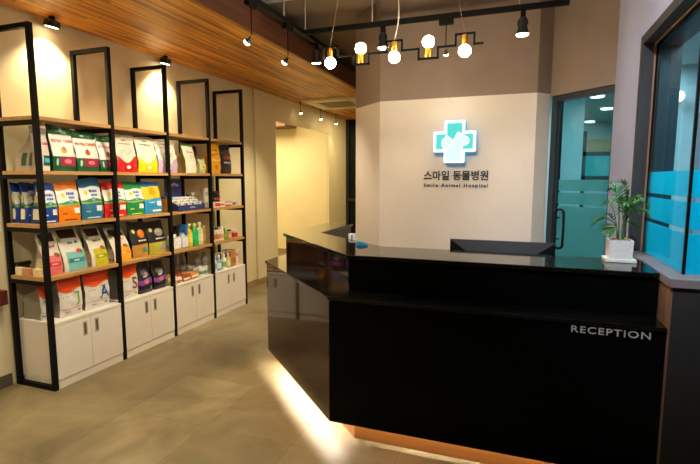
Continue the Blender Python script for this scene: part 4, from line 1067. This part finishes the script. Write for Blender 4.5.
for i, (y, c, lb) in enumerate(((3.41, (200, 160, 40), 'small yellow and blue pouch beside the third post'), (3.435, (50, 70, 150), 'small blue pouch behind the yellow one'))):
    b = Bag('treat_pouch', lb, 'pouch', y - .02, y + .025, Z4, .10, .04, .01, (-2.985, -3.05)[i], c, 'treat pouches on the cabinet top', 50 + i); b.band(.4, .7, (220, 216, 206)); b.done()
# snack packs in three lanes
def snack(lane, y, w, h, c, c2, band, lab):
    proto = None
    for k in range(6):
        loc = (-3.0 - k * .0475, y, Z4)
        if proto is None:
            proto = thing('snack_pack', lab, 'snack pack', loc, lane)
            q = MB(); N = 8; vs = []
            for v, d in ((0, .02), (.08, .021), (.5, .021), (.8, .014), (.93, .004), (1, .003)):
                vs += [(d, -w / 2, v * h), (d * 1.1, 0, v * h), (d, w / 2, v * h), (-d, w / 2, v * h), (-d * 1.1, 0, v * h), (-d, -w / 2, v * h)]
            fs = [(i * 6 + j, i * 6 + (j + 1) % 6, (i + 1) * 6 + (j + 1) % 6, (i + 1) * 6 + j) for i in range(5) for j in range(6)] + [(5, 4, 3, 2, 1, 0), (30, 31, 32, 33, 34, 35)]
            q.add(vs, fs, pm(c)); part(q, 'pack', proto)
            q = MB().box(.0212, .0242, -w * .42, w * .42, h * .28, h * .52, pm(band)); q.box(.0212, .0244, -w * .3, w * .05, h * .12, h * .26, pm(c2))
            part(q, 'printed_front', proto)
            q = MB().box(.0205, .0243, -w * .45, w * .45, h * .53, h * .6, pm((226, 200, 120))); q.box(-.02, .018, -w * .4, w * .4, h * .0, h * .02, pm(c2)); part(q, 'label', proto)
        else:
            dup(proto, loc)
snack('snack packs in the lane by the third post', 3.515, .085, .058, (206, 192, 180), (60, 60, 120), (172, 46, 36), 'red and white snack pack in the lane nearest the third post')
snack('snack packs in the middle lane', 3.62, .105, .056, (140, 66, 40), (206, 150, 70), (228, 220, 210), 'dark red snack pack in the middle lane on the cabinet')
snack('snack packs in the third lane', 3.745, .115, .062, (190, 126, 70), (120, 40, 30), (232, 224, 214), 'orange-brown snack pack in the lane before the white tins')
for k in range(4):
    loc = (-3.005 - k * .07, 3.87, Z4)
    if k == 0:
        t = thing('food_tin', 'short white and green food tin in the lane by the fourth post', 'tin', loc, 'white and green tins')
        part(MB().lathe([(.029, 0), (.031, .003), (.031, .082), (.029, .085)], pm((214, 214, 206)), (0, 0, 0), 20), 'tin_body', t, True)
        n = 12; vs = [(.0315 * math.cos(-1.6 + 2.8 * j / n), .0315 * math.sin(-1.6 + 2.8 * j / n), zz) for zz in (.02, .05) for j in range(n + 1)]
        part(MB().add(vs, [(j, j + 1, n + 2 + j, n + 1 + j) for j in range(n)], pm((90, 150, 120))), 'label', t)
        proto = t
    else: dup(proto, loc)
    dup(proto, (loc[0], 3.937, Z4))
GS = 'pump bottles on the far cabinet'
for i, (x, y, c, cap, lab, lb) in enumerate(((-3.0, 4.09, (226, 224, 220), (230, 228, 224), (150, 190, 210), 'white pump bottle with pale blue label just beyond the fourth post'), (-3.0, 4.165, (120, 186, 206), (232, 230, 226), (220, 230, 232), 'pale blue pump bottle with white pump'),
        (-3.0, 4.255, (232, 228, 214), (236, 232, 224), (150, 176, 110), 'white pump bottle with green label between the blue and lime ones'), (-3.0, 4.335, (190, 200, 120), (234, 230, 220), (226, 220, 170), 'lime pump bottle beside the tan carton'))):
    t = bottle('pump_bottle', lb, 'bottle', x, y, Z4, bp(.027, .14), c, cap, cp_(.013, .14, .03), GS, lab)
    part(MB().tube([(0, 0, .168), (0, 0, .19)], .004, pm(cap), 8).box(-.008, .034, -.007, .007, .185, .195, pm(cap)), 'pump', t)
for i, (y, lb) in enumerate(((4.10, 'white bottle at the wall side behind the pump bottles, nearer the fourth post'), (4.21, 'white bottle at the wall side behind the pump bottles, farther from the fourth post'))):
    bottle('lotion_bottle', lb, 'bottle', -3.22, y, Z4, bp(.036, .15), (222, 214, 204), (206, 198, 190), cp_(.02, .15, .03), 'lotion bottles on the far cabinet', (200, 186, 168))
for i, (y, lb) in enumerate(((3.83, 'white bottle standing behind the snack packs by the tins'), (3.93, 'white bottle standing behind the tins by the fourth post'))):
    bottle('lotion_bottle', lb, 'bottle', -3.262, y, Z4, bp(.02, .2), (222, 214, 204), (206, 198, 190), cp_(.012, .2, .03), 'lotion bottles on the far cabinet', (200, 186, 168))
GC = 'cartons on the far cabinet'
carton('carton', 'tall tan carton next to the lime pump bottle', 'carton', -3.1, -2.99, 4.375, 4.42, Z4, .186, (170, 110, 60), [(.1, .9, .5, .9, (190, 130, 80))], group=GC)
carton('carton', 'tall brown-orange carton between two paler cartons', 'carton', -3.1, -2.99, 4.424, 4.468, Z4, .186, (196, 132, 70), [(.1, .9, .2, .5, (150, 90, 50))], group=GC)
carton('carton', 'tall cream carton with brown stripe on the far cabinet', 'carton', -3.1, -2.99, 4.474, 4.515, Z4, .176, (222, 204, 180), [(.1, .9, .6, .8, (170, 110, 70))], group=GC)
carton('carton', 'tall cream carton at the far end of the cabinet top', 'carton', -3.1, -2.99, 4.519, 4.56, Z4, .176, (226, 212, 196), [(.3, .7, .1, .9, (200, 170, 150))], group=GC)

# wooden ledge on the wall before the shelving
t = thing('wall_ledge', 'dark red wooden ledge fixed to the wall before the shelving', 'ledge', (XW, 1.6, .6))
part(MB().bbox(.001, .09, -.55, .535, 0, .10, redw_m, .004), 'board', t)
for y in (-.4, .3): part(MB().box(.001, .07, y, y + .03, -.12, 0, redw_m), 'bracket', t)

# ------------------------------------------------------------------ lights of the place and added fill
# waiting area ceiling lamps out of view; looped ones added as general fill
for x, y, p in ((-2.3, .6, 45), (-2.2, 1.9, 60), (-1.0, .4, 30), (-2.3, -1.2, 30)):
    light('SPOT', 'downlight', (x, y, ZS - .03), (x - .5, y + .2, 0), p, (1, .80, .55), spot_size=math.radians(120), spot_blend=.9, shadow_soft_size=.08)
light('SPOT', 'downlight', (-.1, .9, ZC - .05), (.62, 3.1, 1.35), 230, (.80, .86, 1), spot_size=math.radians(56), spot_blend=.9, shadow_soft_size=.08)  # unseen cool lamp added to brighten the pier and palm pot
light('SPOT', 'downlight', (-.75, 1.0, ZC - .06), (-.62, 4.2, 1.2), 150, (1, .90, .77), spot_size=math.radians(50), spot_blend=1.0, shadow_soft_size=.32)
light('SPOT', 'downlight', (-2.15, 5.3, ZS - .03), (-3.15, 4.95, .3), 90, (1, .84, .56), spot_size=math.radians(80), spot_blend=.8, shadow_soft_size=.06)
light('SPOT', 'downlight', (-1.5, 2.2, ZC - .06), (-1.75, 3.0, 0), 45, (1, .84, .58), spot_size=math.radians(85), spot_blend=.9, shadow_soft_size=.06)
light('SPOT', 'downlight', (.3, .3, ZC - .06), (-3.0, 3.1, .75), 105, (1, .86, .62), spot_size=math.radians(62), spot_blend=.7, shadow_soft_size=.12)  # unseen frontal fill added to brighten the shelf goods
light('AREA', 'passage_lamp', (-4.6, 6.9, 2.66), (-4.6, 6.9, 0), 62, (1, .80, .44), shape='RECTANGLE', size=1.6, size_y=1.0)
light('AREA', 'clinic_lamp', (1.5, 3.05, 2.42), (1.5, 3.05, 0), 62, COOL, shape='RECTANGLE', size=1.2, size_y=.7)
light('AREA', 'clinic_lamp', (1.2, 7.6, 2.42), (1.2, 7.6, 0), 60, COOL, shape='RECTANGLE', size=1.4, size_y=2.0)
light('AREA', 'clinic_lamp', (.9, 5.0, 2.42), (.9, 5.0, 0), 20, COOL, shape='RECTANGLE', size=.5, size_y=.8)
light('AREA', 'aisle_fill', (-2.4, 8.0, 2.58), (-2.4, 8.0, 0), 16, (1, .80, .44), shape='RECTANGLE', size=.8, size_y=.8)  # unseen area light added to brighten the far aisle
cl_m = emit('clinic_downlight', (235, 252, 255), 6)
for x, y in ((.85, 6.5), (1.135, 7.66), (1.12, 9.3)):
    tag(MB().lathe([(.075, 2.435), (.08, 2.45)], cl_m, (x, y, 0), 24).build('downlight', None, (x, y, 2.45)), {6.5: 'round clinic downlight nearest the glass door top', 7.66: 'round clinic downlight partly behind the pier', 9.3: 'round clinic downlight deepest beyond the glass door'}[y], 'downlight', 'clinic downlights')

t = thing('wall_lamp', 'round white wall lamp glowing behind the corner window', 'wall lamp', (1.28, 5.0, 2.17))
part(MB().lathe([(.03, 0), (.03, .03)], white_m, (0, 0, 0), 18, Matrix.Rotation(PI / 2, 4, 'X')), 'lamp_base', t, True)
part(MB().sphere((0, -.07, 0), .05, emit('globe_glow', (255, 246, 226), 2.5)), 'globe', t, True)
w = bpy.data.worlds.new('night'); w.use_nodes = True; S.world = w
w.node_tree.nodes['Background'].inputs[0].default_value = (.02, .025, .03, 1); w.node_tree.nodes['Background'].inputs[1].default_value = .3

# ------------------------------------------------------------------ camera
cam = bpy.data.cameras.new('camera'); cam.sensor_width = 36; cam.lens = 24.0; cam.clip_start = .05
co = bpy.data.objects.new('camera', cam); C.objects.link(co)
co.location = (0, 0, 1.455); co.rotation_euler = (PI / 2 - .1143, 0, .3465)
S.camera = co
S.view_settings.view_transform = 'Standard'; S.view_settings.look = 'None'; S.view_settings.gamma = 1; S.view_settings.use_curve_mapping = False
S.view_settings.exposure = 0.55
S.cycles.max_bounces = 10; S.cycles.use_denoising = True
